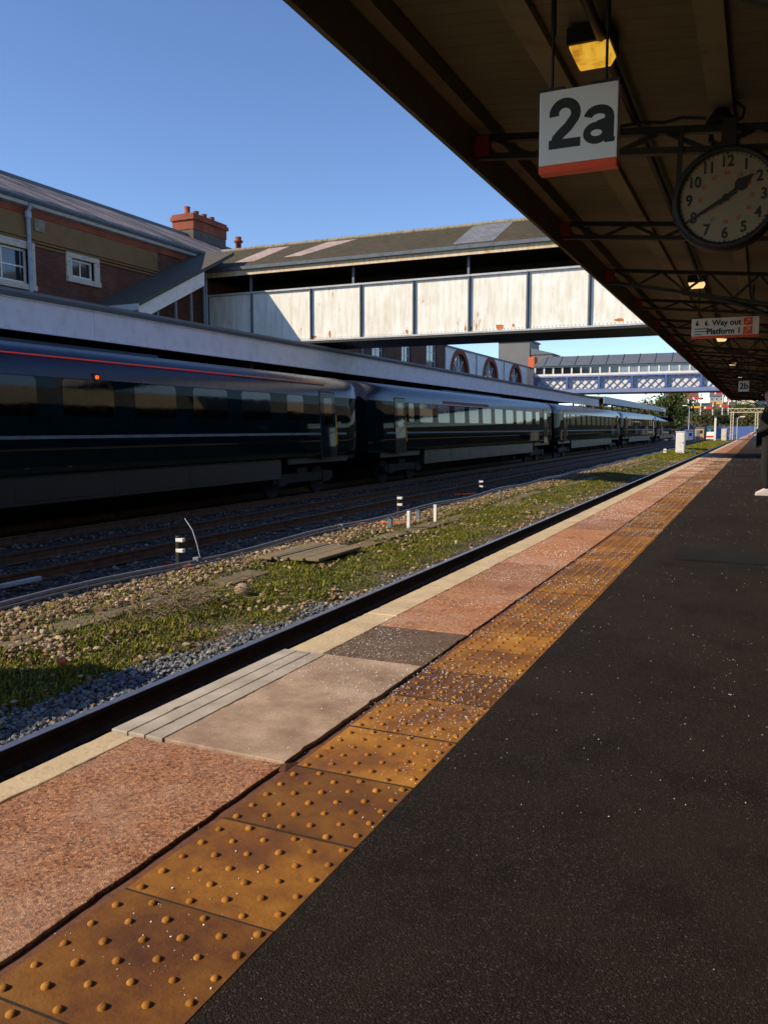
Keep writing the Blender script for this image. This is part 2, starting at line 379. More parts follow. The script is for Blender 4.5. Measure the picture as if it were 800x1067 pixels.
MT['stone_shade'] = vary('stone_shade', [(.05,(.022,.018,.014)),(.45,(.065,.055,.045)),(.8,(.16,.14,.12)),(.97,(.42,.38,.33))], 30.)  # oily stones, with shade worked into the darker colours
MT['leaf'] = vary('leaf_green', [(.1,(.018,.032,.008)),(.5,(.05,.075,.014)),(.9,(.11,.12,.025))], .5)
MT['leaf_olive'] = vary('leaf_olive', [(.1,(.03,.035,.01)),(.5,(.08,.08,.02)),(.9,(.16,.13,.04))], .5)
# train ---------------------------------------------------------------------
def gloss(name, c, rough=.12, wave=.05, spec=.28, coat=0., metal=0.):
    t = NT(name); p = t.pos()
    d = t.ramp(t.noise(2., p, 7., .6), [(.35,.8),(.7,1.25)])
    col = t.mix(1., c, d, 'MULTIPLY')
    ro = t.math('ADD', t.math('MULTIPLY', t.noise(5, p, 6.), .12), rough-.05)
    return t.fin(col, ro, t.bump(t.noise(1.1, t.pos((1.,.6,1.)), 2.), wave, .05), metal, spec, coat)
MT['train_green'] = gloss('train_green', (.0008,.0095,.0105), .35, .06, .0, .20)
MT['train_roof'] = gloss('train_roof', (.008,.014,.04), .25, .05, .4)
MT['train_door'] = gloss('train_door', (.008,.017,.021), .3, .06, .0, .35)
MT['train_end'] = gloss('train_end', (.03,.05,.08), .2, .05)
MT['train_skirt'] = plain('train_skirt', (.006,.008,.009), .5, .5, 2, 30, .2)
MT['train_glass'] = gloss('train_glass', (.001,.0015,.002), .04, .05, .30, .0)
MT['silver'] = gloss('silver', (.15,.165,.18), .5, .02, .1)
MT['under'] = plain('under', (.008,.007,.007), .8, .4, 4, 40, .4)
MT['pane'] = gloss('window_pane', (.012,.016,.022), .06, .06, .8, .5)
MT['pane_pale'] = gloss('window_pale', (.16,.2,.25), .1, .04, .7, 1.)

def emit(name, c, s, mottled=False):
    t = NT(name); e = t.n('ShaderNodeEmission', None, Color=c, Strength=s)
    if mottled:
        t.set(e.inputs['Color'], t.ramp(t.noise(14, t.pos(), 6., .7), [(.3,(c[0]*.5,c[1]*.32,c[2]*.2)),(.55,c),(.75,(c[0],c[1]*1.25,c[2]*2.5))]))
    t.t.links.new(e.outputs[0], t.out.inputs['Surface']); return t.m
MT['lamp_yellow'] = emit('lamp_yellow', (.95,.50,.045), .62, True)
MT['lamp_warm'] = emit('lamp_warm', (1.,.62,.25), 1.0)
MT['lamp_orange'] = emit('lamp_orange', (1.,.12,.02), 1.1)
MT['led_red'] = emit('led_red', (.8,.08,.04), .3)
def soffit_mat():
    t = NT('soffit_boards'); p = t.pos()
    g = t.n('ShaderNodeNewGeometry'); y = t.n('ShaderNodeSeparateXYZ', None, Vector=g.outputs['Position']).outputs['Y']
    fr = t.math('FRACT', t.math('DIVIDE', y, .125))
    gap = t.ramp(fr, [(0.,1.),(.05,1.),(.09,0.)])
    bn = t.n('ShaderNodeTexWhiteNoise', {'noise_dimensions': '1D'}, W=t.math('FLOOR', t.math('DIVIDE', y, .125))).outputs['Value']
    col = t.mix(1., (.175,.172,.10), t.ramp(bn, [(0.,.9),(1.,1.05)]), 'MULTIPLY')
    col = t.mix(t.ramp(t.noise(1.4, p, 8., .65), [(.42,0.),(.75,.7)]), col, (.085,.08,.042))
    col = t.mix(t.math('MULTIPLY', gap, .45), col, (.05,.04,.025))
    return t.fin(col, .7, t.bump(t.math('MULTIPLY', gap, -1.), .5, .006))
MT['soffit'] = soffit_mat()
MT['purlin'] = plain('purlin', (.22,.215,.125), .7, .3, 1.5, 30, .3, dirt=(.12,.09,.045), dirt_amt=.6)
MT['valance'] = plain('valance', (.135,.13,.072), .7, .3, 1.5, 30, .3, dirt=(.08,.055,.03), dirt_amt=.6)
MT['cloth_black'] = plain('cloth_black', (.005,.005,.006), .9, .3, 8, 120, .4)
MT['cloth_navy'] = plain('cloth_navy', (.006,.0065,.008), .9, .3, 8, 120, .4)
MT['skin'] = plain('skin', (.50,.27,.19), .55, .12, 10, 120, .1)
MT['hair'] = plain('hair', (.02,.014,.01), .6, .4, 20, 120, .4)
MT['shoe'] = plain('shoe', (.50,.44,.43), .6, .15, 20, 100, .2)
MT['sole'] = plain('sole', (.6,.57,.54), .6, .1, 20, 100, .2)

# ================================================================= SETTING
def grid(name, xs, ys, zf, m):
    X, Y = np.meshgrid(xs, ys); Z = zf(X, Y)
    v = np.stack([X.ravel(), Y.ravel(), Z.ravel()], 1); nx, ny = len(xs), len(ys)
    i = (np.arange(ny-1)[:,None]*nx + np.arange(nx-1)[None,:]).ravel()
    f = np.stack([i, i+1, i+1+nx, i+nx], 1)
    return np_mesh(name, v, f, m, None, True)
def gz(X, Y):
    """height of the trackside ground (rail heads at -0.9)"""
    X = np.asarray(X, float); Y = np.asarray(Y, float)
    z = np.full(X.shape, -1.09)
    z = z + .10*np.exp(-((X+6.5)/1.1)**2)*(.7+.3*np.sin(Y*.9)*np.cos(X*1.7+Y*.35))       # low mound of weeds
    z = z + .06*np.exp(-((X+11.75)/.4)**2)                                                # ballast shoulder by the train
    z = z + .015*np.sin(X*7.3+Y*3.1)*np.cos(Y*5.7-X*2.2)
    return z
struct(grid('ground', np.linspace(-15.0, -1.9, 90), np.linspace(-6, 175, 700), gz, MT['ground']))
def far_z(X, Y):
    z = np.full(X.shape, -1.22)
    s = np.clip((Y-215)/150, 0, 1); z = z + 11.5*s*s*(3-2*s)*(1+.15*np.sin(X*.02+1)) + np.clip((Y-380)/900, 0, 1)*5
    return z
struct(grid('terrain', np.linspace(-900, 900, 121), np.concatenate([np.linspace(-60, 200, 30), np.linspace(210, 420, 60), np.linspace(450, 1500, 30)]), far_z, MT['far_ground']))

# our platform ---------------------------------------------------------------
Y0, Y1 = -6., 128.
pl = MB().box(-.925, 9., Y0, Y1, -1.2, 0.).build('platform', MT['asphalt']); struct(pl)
MB().box(-1.345, -.925, Y0, Y1, -1.2, -.0065).build('tactile_bed', MT['rubber'], pl)
MB().box(-1.99, -1.345, Y0, Y1, -1.2, -.016).build('retaining_wall', MT['brick_dark'], pl)
b = MB(); b.box(-1.374, -1.3445, Y0, Y1, -.016, -.003); b.build('gap_strip', MT['rust_strip'], pl)
def slab(mb, x0, x1, y0, y1, z0, z1, jit=.0022, chip=.05):
    def edge(p, q):
        L_ = math.hypot(q[0]-p[0], q[1]-p[1]); n = max(2, int(L_/.035)); dx, dy = (q[0]-p[0])/L_, (q[1]-p[1])/L_; out = []; deep = 0
        for i in range(n):
            t_ = i/n; d = abs(random.gauss(0, jit)) if i else 0.
            if random.random() < chip: deep = random.uniform(.004, .011)
            d += deep; deep *= random.choice((0, .5))
            out.append((p[0]+dx*L_*t_-dy*d, p[1]+dy*L_*t_+dx*d))
        return out
    c = [(x0,y0),(x1,y0),(x1,y1),(x0,y1)]
    if y0 > 24: c_ = c
    else: c_ = edge(c[0],c[1])+edge(c[1],c[2])+edge(c[2],c[3])+edge(c[3],c[0])
    mb.prism(c_, 'z', z0, z1)
p1 = MB(); c1 = MB()
for a, b_ in ((-6,-3),(-2.995,-.3),(-.295,.9),(.905,2.235)): slab(p1, -1.975, -1.375, a, b_, -.016, .008); slab(c1, -2.10, -1.979, a, b_, -.10, .007)
y = 4.12
while y < Y1:
    L_ = 1.22 if y < 60 else 6.1; slab(p1, -1.895, -1.375, y, min(y+L_-.006, Y1), -.016, .006+random.uniform(-.0015,.0015)); y += L_
y = 3.46
while y < Y1:
    L_ = .915 if y < 60 else 6.1; slab(c1, -2.10+random.uniform(-.004,.004), -1.901, y, min(y+L_-.006, Y1), -.10, .005+random.uniform(-.0015,.0015)); y += L_
p1.build('pink_paving', MT['pink'], pl, .0025); c1.build('coping', MT['coping'], pl, .005)
b = MB(); slab(b, -1.895, -1.375, 3.46, 4.112, -.016, .006); b.build('dark_paving', MT['dark_paver'], pl, .0025)
sl = MB(); slab(sl, -1.870, -1.375, 2.245, 3.45, -.016, .012, .0016); sl.build('access_slab', MT['slab'], pl, .002)
se = MB()
for x0, x1 in ((-2.105, -2.033), (-2.027, -1.955), (-1.949, -1.876)): slab(se, x0, x1, 2.245, 3.45, -.05, .012, .0006, .015)
se.build('grooved_edge', MT['slab_edge'], pl, .002)
rt_ = MB(); rt_.add([(-1.40,2.2,.0095),(-1.346,2.2,-.004),(-1.346,2.30,-.004),(-1.37,2.245,.010)], [(0,1,2,3)]); rt_.build('mortar_fillet', MT['rust_strip'], pl)
# tactile tiles with blisters
tl = MB(); bl = MB(); k0 = -12
for k in range(k0, 316):
    ya = 1.459 + (k-0)*.4
    if ya < Y0 or ya > Y1-.5: continue
    j = random.uniform(-.0015, .0015)
    tl.box(-1.343, -.927, ya+.0026, ya+.3974, -.012, j)
    near = ya < 9; mid = ya < 30
    for c in range(6):
        for r in range(5):
            x = -1.343 + .031 + c*.0722; y = ya + .022 + r*.0788 + (.0394 if c % 2 else 0.)
            if random.random() < .02: continue
            q = random.uniform(.85, 1.1)
            bl.dome((x, y, j), .0110*q, .0080*q, 12 if near else (7 if mid else 5), 3 if near else (2 if mid else 1))
tl.build('tactile_tiles', MT['tactile'], pl)
bl.build('blisters', MT['blister'], pl, fix=False)
gr = MB()
for k in range(-12, 120):
    ya = 1.459+k*.4
    if ya > Y0: gr.box(-1.343, -.927, ya-.0032, ya+.0032, -.011, .0012)
gr.build('grout', MT['grout'], pl)
# patch of newer asphalt
pa = MB(); pa.add([(-.62,7.27,.004),(3.4,7.2,.004),(3.4,7.98,.004),(-.66,8.0,.004)], [(0,1,2,3)]); struct(pa.build('asphalt_patch', MT['asphalt_new']))

# far platform
fp = MB().box(-30., -15.05, -8., 150., -1.2, -.02).build('opposite_platform', MT['asphalt']); struct(fp)
MB().box(-15.05, -14.95, -8., 150., -.12, 0.).build('coping', MT['coping'], fp)

# ----------------------------------------------------------------- stones, grass
ICO = None
def ico():
    ph = (1+5**.5)/2
    v = np.array([(-1,ph,0),(1,ph,0),(-1,-ph,0),(1,-ph,0),(0,-1,ph),(0,1,ph),(0,-1,-ph),(0,1,-ph),(ph,0,-1),(ph,0,1),(-ph,0,-1),(-ph,0,1)], float)
    v /= np.linalg.norm(v[0])
    f = np.array([(0,11,5),(0,5,1),(0,1,7),(0,7,10),(0,10,11),(1,5,9),(5,11,4),(11,10,2),(10,7,6),(7,1,8),(3,9,4),(3,4,2),(3,2,6),(3,6,8),(3,8,9),(4,9,5),(2,4,11),(6,2,10),(8,6,7),(9,8,1)])
    return v, f
def stones(name, P, size, m, flat=.6):
    """P (n,3) centres, size (n,)"""
    v, f = ico(); n = len(P)
    V = v[None]*(1+rng.uniform(-.38,.34,(n,12,1)))
    V = V*rng.uniform(.6,1.25,(n,1,3))
    q = rng.normal(size=(n,4)); q /= np.linalg.norm(q,axis=1,keepdims=True); w,x,y,z = q.T
    Rm = np.stack([np.stack([1-2*(y*y+z*z),2*(x*y-z*w),2*(x*z+y*w)],1),np.stack([2*(x*y+z*w),1-2*(x*x+z*z),2*(y*z-x*w)],1),np.stack([2*(x*z-y*w),2*(y*z+x*w),1-2*(x*x+y*y)],1)],1)
    V = np.einsum('nij,nkj->nki', Rm, V); V[:,:,2] *= flat
    V = V*size[:,None,None] + P[:,None,:]
    F = f[None] + (np.arange(n)*12)[:,None,None]
    o = np_mesh(name, V.reshape(-1,3), F.reshape(-1,3), m); o['kind'] = 'stuff'; return o
def nz(X, Y, s, o=0.):
    return np.array([mnoise.noise((x*s+o, y*s, o)) for x, y in zip(X, Y)])
def scatter(n, x0, x1, y0, y1, pw=1.):
    u = rng.random(n); Y = y0*(y1/y0)**u if pw == 'log' else y0+(y1-y0)*u
    return rng.uniform(x0, x1, n), Y
# clean grey ballast against the near rail
X, Y = scatter(30000, -5.35, -4.33, 2.6, 45, 'log'); wid = np.clip(.85-.07*(Y-4), .15, .85); keep = rng.random(len(X)) < np.clip((X+4.33+wid)/.25+.9*nz(X,Y,1.3), .0, 1.); X, Y = X[keep], Y[keep]
P = np.stack([X, Y, gz(X, Y)+rng.uniform(.0,.045,len(X))], 1)
o = stones('ballast', P, rng.uniform(.012,.030,len(X)), MT['stone_grey'], .8); tag(o, 'clean blue-grey crushed ballast beside the nearest rail', 'ballast')
X, Y = scatter(5000, -4.2, -2.6, 2.6, 40, 'log'); P = np.stack([X, Y, gz(X, Y)+rng.uniform(0,.03,len(X))], 1)
o = stones('black_ballast', P, rng.uniform(.02,.042,len(X)), MT['under'], .8); tag(o, 'black ballast between the rails of the nearest track', 'ballast')  # near-black stone colour between these rails
# brown gravel among the weeds
X, Y = scatter(30000, -8.0, -4.35, 3.6, 60, 'log'); d = nz(X, Y, .9, 5.)*.8+nz(X, Y, 2.7, 9.)*.6
strip = np.clip((-6.85-X)/.35, -.6, 1.2)           # denser between trough and cable
keep = rng.random(len(X)) < np.clip(.36+.9*d+.65*strip + .5*np.clip(Y-6, 0, 6)/6*np.clip(X+5.3, 0, .8), .03, 1.); X, Y = X[keep], Y[keep]
P = np.stack([X, Y, gz(X, Y)+rng.uniform(.0,.04,len(X))], 1)
o = stones('gravel', P, rng.uniform(.014,.042,len(X))*rng.uniform(.6,1.25,len(X)), MT['stone_brown'], .7); tag(o, 'tan and brown loose gravel scattered among the weeds', 'gravel')
# ballast of the two far tracks (in the shade)
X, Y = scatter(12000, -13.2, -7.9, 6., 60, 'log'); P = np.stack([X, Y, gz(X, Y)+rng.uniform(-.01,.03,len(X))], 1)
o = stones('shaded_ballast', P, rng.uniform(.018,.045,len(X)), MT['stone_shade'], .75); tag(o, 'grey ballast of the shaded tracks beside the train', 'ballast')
# grass and moss
def blades(name, X, Y, hmin, hmax, w, m, lean=.7):
    n = len(X); Z = gz(X, Y)-.005; h = rng.uniform(hmin, hmax, n); a = rng.uniform(0, 2*np.pi, n); l = rng.uniform(.1, lean, n)*h
    dx, dy = np.cos(a), np.sin(a); px, py = -dy*w*h/hmax, dx*w*h/hmax
    B = np.stack([X, Y, Z], 1); top = B + np.stack([dx*l, dy*l, h], 1); mid = B + np.stack([dx*l*.35, dy*l*.35, h*.6], 1)
    s = np.stack([px, py, 0*px], 1)
    V = np.stack([B-s, B+s, mid+s*.8, mid-s*.8, top], 1).reshape(-1,3); i = np.arange(n)*5
    F = np.concatenate([np.stack([i,i+1,i+2],1), np.stack([i,i+2,i+3],1), np.stack([i+3,i+2,i+4],1)])
    o = np_mesh(name, V, F, m); o['kind'] = 'stuff'; return o
X, Y = scatter(330000, -7.9, -4.75, 3.6, 70, 'log')
d = nz(X, Y, .8, 2.)*.9+nz(X, Y, 2.4, 3.)*.8; band = 1-np.clip(np.abs(X+5.85)/1.0, 0, 1.3)
keep = rng.random(len(X)) < np.clip(.22+d*1.5+1.0*band-.2, 0, 1.); X, Y = X[keep], Y[keep]
o = blades('grass', X, Y, .010, .040, .0055, MT['blade'], 1.5); tag(o, 'short yellow-green grass and moss between the tracks', 'grass')
# taller weed tufts
tx, ty = scatter(420, -7.7, -5.1, 3.8, 45, 'log'); X = np.repeat(tx, 26)+rng.normal(0,.045,420*26); Y = np.repeat(ty, 26)+rng.normal(0,.045,420*26)
o = blades('weeds', X, Y, .03, .10, .008, MT['blade'], .9); tag(o, 'taller green weed tufts among the gravel', 'weeds')
def leaves(name, X, Y, size, zmax, m, label):
    n = len(X); a = rng.normal(size=(n,3)); a[:,2] *= .45; a /= np.linalg.norm(a,axis=1,keepdims=True); b = np.cross(a, rng.normal(size=(n,3))*np.array([.4,.4,1.])); b /= np.linalg.norm(b,axis=1,keepdims=True)
    sz = size*rng.uniform(.5,1.4,(n,1)); P = np.stack([X, Y, gz(X,Y)+rng.uniform(.005,zmax,n)],1)
    o = np_mesh(name, np.stack([P-a*sz, P+b*sz*.55, P+a*sz, P-b*sz*.55],1).reshape(-1,3), np.arange(n*4).reshape(-1,4), m); tag(o, label, 'ground cover', kind='stuff')
MT['litter'] = vary('leaf_litter', [(.1,(.06,.03,.015)),(.5,(.20,.11,.045)),(.85,(.36,.24,.12))], 5.)
MT['broadleaf'] = vary('broadleaf', [(.1,(.03,.06,.006)),(.5,(.10,.14,.012)),(.9,(.22,.22,.03))], 5.)
X, Y = scatter(13000, -7.7, -4.7, 3.6, 40, 'log'); leaves('leaf_litter', X, Y, .013, .04, MT['litter'], 'brown dead leaves and scraps littering the weeds between the tracks')
X, Y = scatter(46000, -7.5, -4.9, 3.6, 40, 'log'); k = rng.random(len(X)) < np.clip(.15+nz(X,Y,1.6,21.)*2.2, 0, 1); leaves('broadleaf_weeds', X[k], Y[k], .014, .06, MT['broadleaf'], 'low broad-leaved green weeds in patches between the tracks')
# grass far along the strip
X, Y = scatter(30000, -8.2, -4.9, 60, 150); o = blades('far_grass', X, Y, .05, .13, .03, MT['blade'], 1.); tag(o, 'grass along the strip far down the line', 'grass')
# salt grit over the platform
n = 230000; X = rng.uniform(-2.02, .6, n); Y = 1.2*(34/1.2)**rng.random(n)
den = np.where(X < -.93, 1., .06)*np.clip(.30+nz(X, Y, .8, 11.)*1.3+nz(X,Y,3.,4.)*.7, .03, 1.)*np.clip((Y-.8)/4., .05, 1.)*np.clip((X+2.05)/.3, .15, 1.)
den = np.where((X > -1.37) & (X < -1.34), den*2, den)*.62
keep = rng.random(n) < den; X, Y = X[keep], Y[keep]
Zt = np.where(X < -1.372, np.where((Y > 2.245) & (Y < 3.45), .0122, .007), .001)
sz = np.where(X < -.93, 1., .72)*rng.uniform(.0005,.0020,len(X))*rng.uniform(.6,1.3,len(X))*(1+Y*.10)
o = stones('salt_grit', np.stack([X, Y, Zt+sz*.4], 1), sz, MT['salt'], .8); tag(o, 'white salt grit scattered over the platform edge', 'grit')

# ================================================================= TRACKS
def track(xc, y0, y1, label, head, name='railway_track'):
    t = thing(name, (xc, y0, -1.08), label, 'railway track')
    prof = [(-.075,-1.075),(.075,-1.075),(.075,-1.063),(.012,-1.045),(.01,-.945),(.036,-.932),(.036,-.904),(-.036,-.904),(-.036,-.932),(-.01,-.945),(-.012,-1.045),(-.075,-1.063)]
    for s in (-.7535, .7535):
        r = MB().prism([(xc+s+u, v) for u, v in prof], 'y', y0, y1).build('rail', MT['rail_rust' if head == 'rail_head' else 'rail_brown'], t)
        MB().box(xc+s-.034, xc+s+.034, y0, y1, -.904, -.899).build('rail_head', MT[head], r)
    proto = None; ys = np.arange(max(y0, 1.), y1, .68)
    for i, y in enumerate(ys[:100]):
        if proto is None: proto = MB().box(xc-1.25, xc+1.25, y-.12, y+.12, -1.2, -1.072).build('sleeper', MT['dark_wood'], t, .01)
        else:
            c = proto.copy(); COL.objects.link(c); c.parent = t; c.location = (random.uniform(-.03,.03), y-ys[0], random.uniform(-.01,.004))
    if len(ys) > 100:
        b = MB()
        for y in ys[100:]: b.box(xc-1.25, xc+1.25, y-.12, y+.12, -1.2, -1.075)
        b.build('far_sleepers', MT['dark_wood'], t)['kind'] = 'stuff'
    return t
track(-3.50, -6, 172, 'railway track nearest the platform, with a bright polished rail', 'rail_head')
track(-10.10, -6, 172, 'empty middle railway track with rusty rails in the shade', 'rail_head_dull')
track(-13.35, -6, 172, 'railway track under the dark green train', 'rail_head_dull')

# ================================================================= TRAIN
XC, ZR = -13.35, -.9
def sx_(z): return 1.356-(z-1.9)*.046        # the sides lean inwards
def lean(mb):
    mb.v = [(x+sx_(z-ZR)-1.356, y, z) for x, y, z in mb.v]; return mb
def coach_profile(k=1., dz=0.):
    h = [(1.36,1.15),(sx_(1.3),1.3),(sx_(2.2),2.2),(sx_(2.95),2.95),(1.285,3.12),(1.225,3.30),(1.10,3.45),(.85,3.56),(.5,3.62),(0,3.64)]
    return [(x*k, z+dz) for x, z in h] + [(-x*k, z+dz) for x, z in h[-2::-1]]
def loft(sections, y_list):
    vs = []; n = len(sections[0])
    for sec, y in zip(sections, y_list): vs += [(x, y, z) for x, z in sec]
    fs = []
    for i in range(len(sections)-1):
        for k in range(n): fs.append((i*n+k, i*n+(k+1)%n, (i+1)*n+(k+1)%n, (i+1)*n+k))
    fs.append(tuple(range(n-1,-1,-1))); fs.append(tuple(range((len(sections)-1)*n, len(sections)*n)))
    return vs, fs
def rrect(y0, y1, z0, z1, r=.09, n=4):
    pts = []
    for cx, cz, a0 in ((y1-r,z1-r,0),(y0+r,z1-r,90),(y0+r,z0+r,180),(y1-r,z0+r,270)):
        for i in range(n+1): a = R(a0+90*i/n); pts.append((cx+r*math.cos(a), cz+r*math.sin(a)))
    return pts
def make_coach(y0, L, label, nose=False):
    t = thing('railway_coach', (XC, y0, ZR), label, 'train coach', 'coaches of the standing train')
    W = lambda y: y0+y
    n_side = 3                                              # points 0..3 on each side wall belong to the body, above it is roof
    def ring(part, k):
        pr = coach_profile(k)
        if part == 'body': q = pr[:4] + pr[-4:]
        else: q = pr[3:-3]
        return [(XC+x, ZR+z) for x, z in q]
    ks = [(0.,.86),(.25,.93),(.7,.985),(1.1,1.),(L-1.1,1.),(L-.7,.985),(L-.25,.93),(L,.86)]
    if nose: ks = ks[:5]+[(L-3.5,.97),(L-1.8,.86),(L-.6,.62),(L-.1,.40)]
    for part, m in (('body','train_green'),('roof','train_roof')):
        secs = []
        for y, k in ks:
            s = ring(part, k)
            if nose and y > L-4: f = (y-(L-4))/4; s = [(x, ZR+(z-ZR-1.0)*(1-.62*f*f)+1.0) for x, z in s]
            secs.append(s)
        vs, fs = loft(secs, [W(y) for y, k in ks])
        b = MB(); b.add(vs, fs, True); o = b.build(part, MT[m], t)
        md = o.modifiers.new('split', 'EDGE_SPLIT'); md.split_angle = R(40)
    xf = XC+1.356
    b = MB(); b.box(xf-.02, xf-.003, W(1.2), W(L-1.2 if not nose else L-4.5), ZR+1.80, ZR+1.86); b.v = [(x+.006, y, z) for x, y, z in b.v]; lean(b).build('silver_stripe', MT['silver'], t)
    wins = [(4.35+1.98*i, 4.35+1.98*i+1.36) for i in range(9)] + [(3.25,3.75),(22.4,23.3)]
    for a, c in wins:
        fr = lean(MB().prism(rrect(W(a), W(c), ZR+2.22, ZR+2.93), 'x', xf-.04, xf+.004)).build('window', MT['train_glass'], t)
    for a in (1.95, L-2.85):
        if nose and a > 5: continue
        lean(MB().prism(rrect(W(a-.035), W(a+.955), ZR+1.09, ZR+3.095, .06), 'x', xf-.05, xf+.004)).build('door_seal', MT['rubber'], t)
        d = lean(MB().prism(rrect(W(a), W(a+.92), ZR+1.12, ZR+3.06, .05), 'x', xf-.05, xf+.012)).build('door', MT['train_door'], t)
        lean(MB().prism(rrect(W(a+.2), W(a+.72), ZR+2.05, ZR+2.9, .06), 'x', xf+.0, xf+.017)).build('door_window', MT['train_glass'], d)
        lean(MB().box(xf+.0, xf+.03, W(a+.94), W(a+.97), ZR+1.5, ZR+2.4)).build('grab_rail', MT['yellow_paint'], d)
        lean(MB().box(xf+.0, xf+.016, W(a+1.06), W(a+1.3), ZR+2.12, ZR+2.2)).build('number_plate', MT['silver'], d)
    sk = MB()
    for a, c in ((.9,4.6),(5.0,L-5.0),(L-4.6,L-.9)):
        if a == 5.0: sk.box(XC-1.27, XC+1.27, W(a), W(c), ZR+.58, ZR+1.16)
        else: sk.box(XC-1.24, XC+1.24, W(a), W(c), ZR+.95, ZR+1.16)
    sk.build('skirt', MT['train_skirt'], t, .02)
    hs = MB()
    for i in range(6): hs.box(XC+1.262, XC+1.276, W(5.6+i*2.5), W(7.7+i*2.5), ZR+.66, ZR+1.06)
    hs.build('equipment_hatches', MT['train_skirt'], t, .006)
    for yc in (3.4, L-3.4):
        bg = MB()
        for s in (-1.02, 1.02):
            bg.bar((XC+s, W(yc-1.75), ZR+.55), (XC+s, W(yc+1.75), ZR+.55), .14, .26)
            for dy in (-1.3, 1.3): bg.box(XC+s-.1, XC+s+.1, W(yc+dy-.22), W(yc+dy+.22), ZR+.36, ZR+.7)
        bg.box(XC-1., XC+1., W(yc-.3), W(yc+.3), ZR+.5, ZR+.85)
        bo = bg.build('bogie', MT['under'], t, .01)
        for dy in (-1.3, 1.3):
            wh = MB()
            for s in (-.78, .65): wh.disc((XC+s, W(yc+dy), ZR+.43), (1,0,0), .43, .13, 20)
            wh.disc((XC-.7, W(yc+dy), ZR+.43), (1,0,0), .09, 1.4, 12); wh.build('wheelset', MT['under'], bo)
    if not nose: MB().box(XC-.75, XC+.75, W(L-.05), W(L+.62), ZR+1.0, ZR+3.2).build('gangway', MT['rubber'], t)
    rf = MB(); rf.prism([(-.55,3.60),(.55,3.60),(.48,3.68),(-.48,3.68)], 'y', W(9), W(18)); rf.v = [(XC+x, y, ZR+z) for x, y, z in rf.v]; rf.build('roof_unit', MT['train_skirt'], t)
    return t
LC = 27.15
c1_ = make_coach(-2.4, LC, 'dark green train coach nearest the camera, with a thin red line along its roof edge')
proto_kids = None
cs = [c1_]
for i, (y, lab) in enumerate(((25.5, 'second dark green coach, below the white footbridge, with a red panel over its windows'),
                              (53.4, 'third dark green coach of the train, beyond the white footbridge'),
                              (81.2, 'fourth dark green coach of the train, in front of the far canopy'))):
    c = copy_tree(c1_); c.location.y = y; c['label'] = lab; cs.append(c)
make_coach(108.9, 27.5, 'leading driving coach of the dark green train, with a tapered nose', nose=True)
# what only the first / second coach shows
xf = XC+1.30
MB().box(XC+1.232, XC+1.262, -1.2, 17.6, ZR+3.322, ZR+3.340).build('cantrail_line', MT['led_red'], c1_)
MB().box(XC+1.232, XC+1.262, 17.6, 22.4, ZR+3.315, ZR+3.345).build('cantrail_stripe', MT['orange_paint'], c1_)
lp = MB().disc((XC+1.31, 12.75, ZR+3.0), (1,0,0), .038, .04, 16).build('warning_lamp', MT['lamp_orange'], c1_)
MB().box(XC+1.27, XC+1.318, 12.66, 12.84, ZR+2.9, ZR+3.08).build('lamp_mount', MT['rubber'], lp)
pp = MB(); pp.prism(rrect(22.95, 24.3, ZR+2.15, ZR+3.2, .3), 'x', XC+1.2, XC+1.345); 
MB().prism(rrect(32.5, 38.8, ZR+3.0, ZR+3.12, .03), 'x', XC+1.28, XC+1.311).build('red_panel', MT['red_dark'], cs[1])

# ================================================================= OPPOSITE CANOPY
XF = -15.3
cn = thing('station_canopy', (XF, 40, 3.2), 'long flat station canopy with riveted pale fascia over the opposite platform', 'canopy')
fa = MB(); y = -6.
seg = 7.4; ye = 87.
while y < ye:
    y2 = min(y+seg, ye); fa.box(XF-.06, XF, y+.006, y2-.006, 3.31, 4.0); y = y2
fa.build('fascia', MT['fascia'], cn)
fb = MB(); fb.box(XF-.10, XF+.05, -6, ye, 3.275, 3.312); fb.box(XF-.10, XF+.035, -6, ye, 3.985, 4.02)
fb.build('fascia_flange', MT['fascia'], cn)
rv = MB(); y = -6.
while y < 60:
    for dy in (-.12, .12):
        for i in range(4): rv.add([(XF, y+dy-.014, 3.40+i*.14), (XF, y+dy+.014, 3.40+i*.14), (XF, y+dy+.014, 3.43+i*.14), (XF, y+dy-.014, 3.43+i*.14), (XF+.012, y+dy, 3.415+i*.14)], [(0,1,4),(1,2,4),(2,3,4),(3,0,4)])
    k = 0
    while k*.15 < seg:
        yy = y+k*.15
        for z in (3.34, 3.95): rv.add([(XF, yy-.013, z-.013), (XF, yy+.013, z-.013), (XF, yy+.013, z+.013), (XF, yy-.013, z+.013), (XF+.012, yy, z)], [(0,1,4),(1,2,4),(2,3,4),(3,0,4)])
        k += 1
    y += seg
rv.build('rivets', MT['fascia'], cn, fix=False)['kind'] = 'stuff'
gt = MB(); gt.prism([(XF-.12,4.02),(XF+.1,4.02),(XF+.14,4.10),(XF+.14,4.17),(XF-.12,4.20)], 'y', -6, ye); gt.build('gutter', MT['lead'], cn)
MB().hexa([(-21.1,-6,4.2),(XF-.06,-6,4.02),(XF-.06,ye,4.02),(-21.1,ye,4.2),(-21.1,-6,4.3),(XF-.06,-6,4.14),(XF-.06,ye,4.14),(-21.1,ye,4.3)]).build('roof', MT['felt'], cn)
MB().box(-21.1, XF-.07, -6, ye, 3.86, 3.9).build('ceiling', MT['dark_wood'], cn)
for y in np.arange(-4, ye, 3.7): MB().box(-21., XF-.07, y-.06, y+.06, 3.6, 3.855).build('cross_beam', MT['black_iron'], cn)
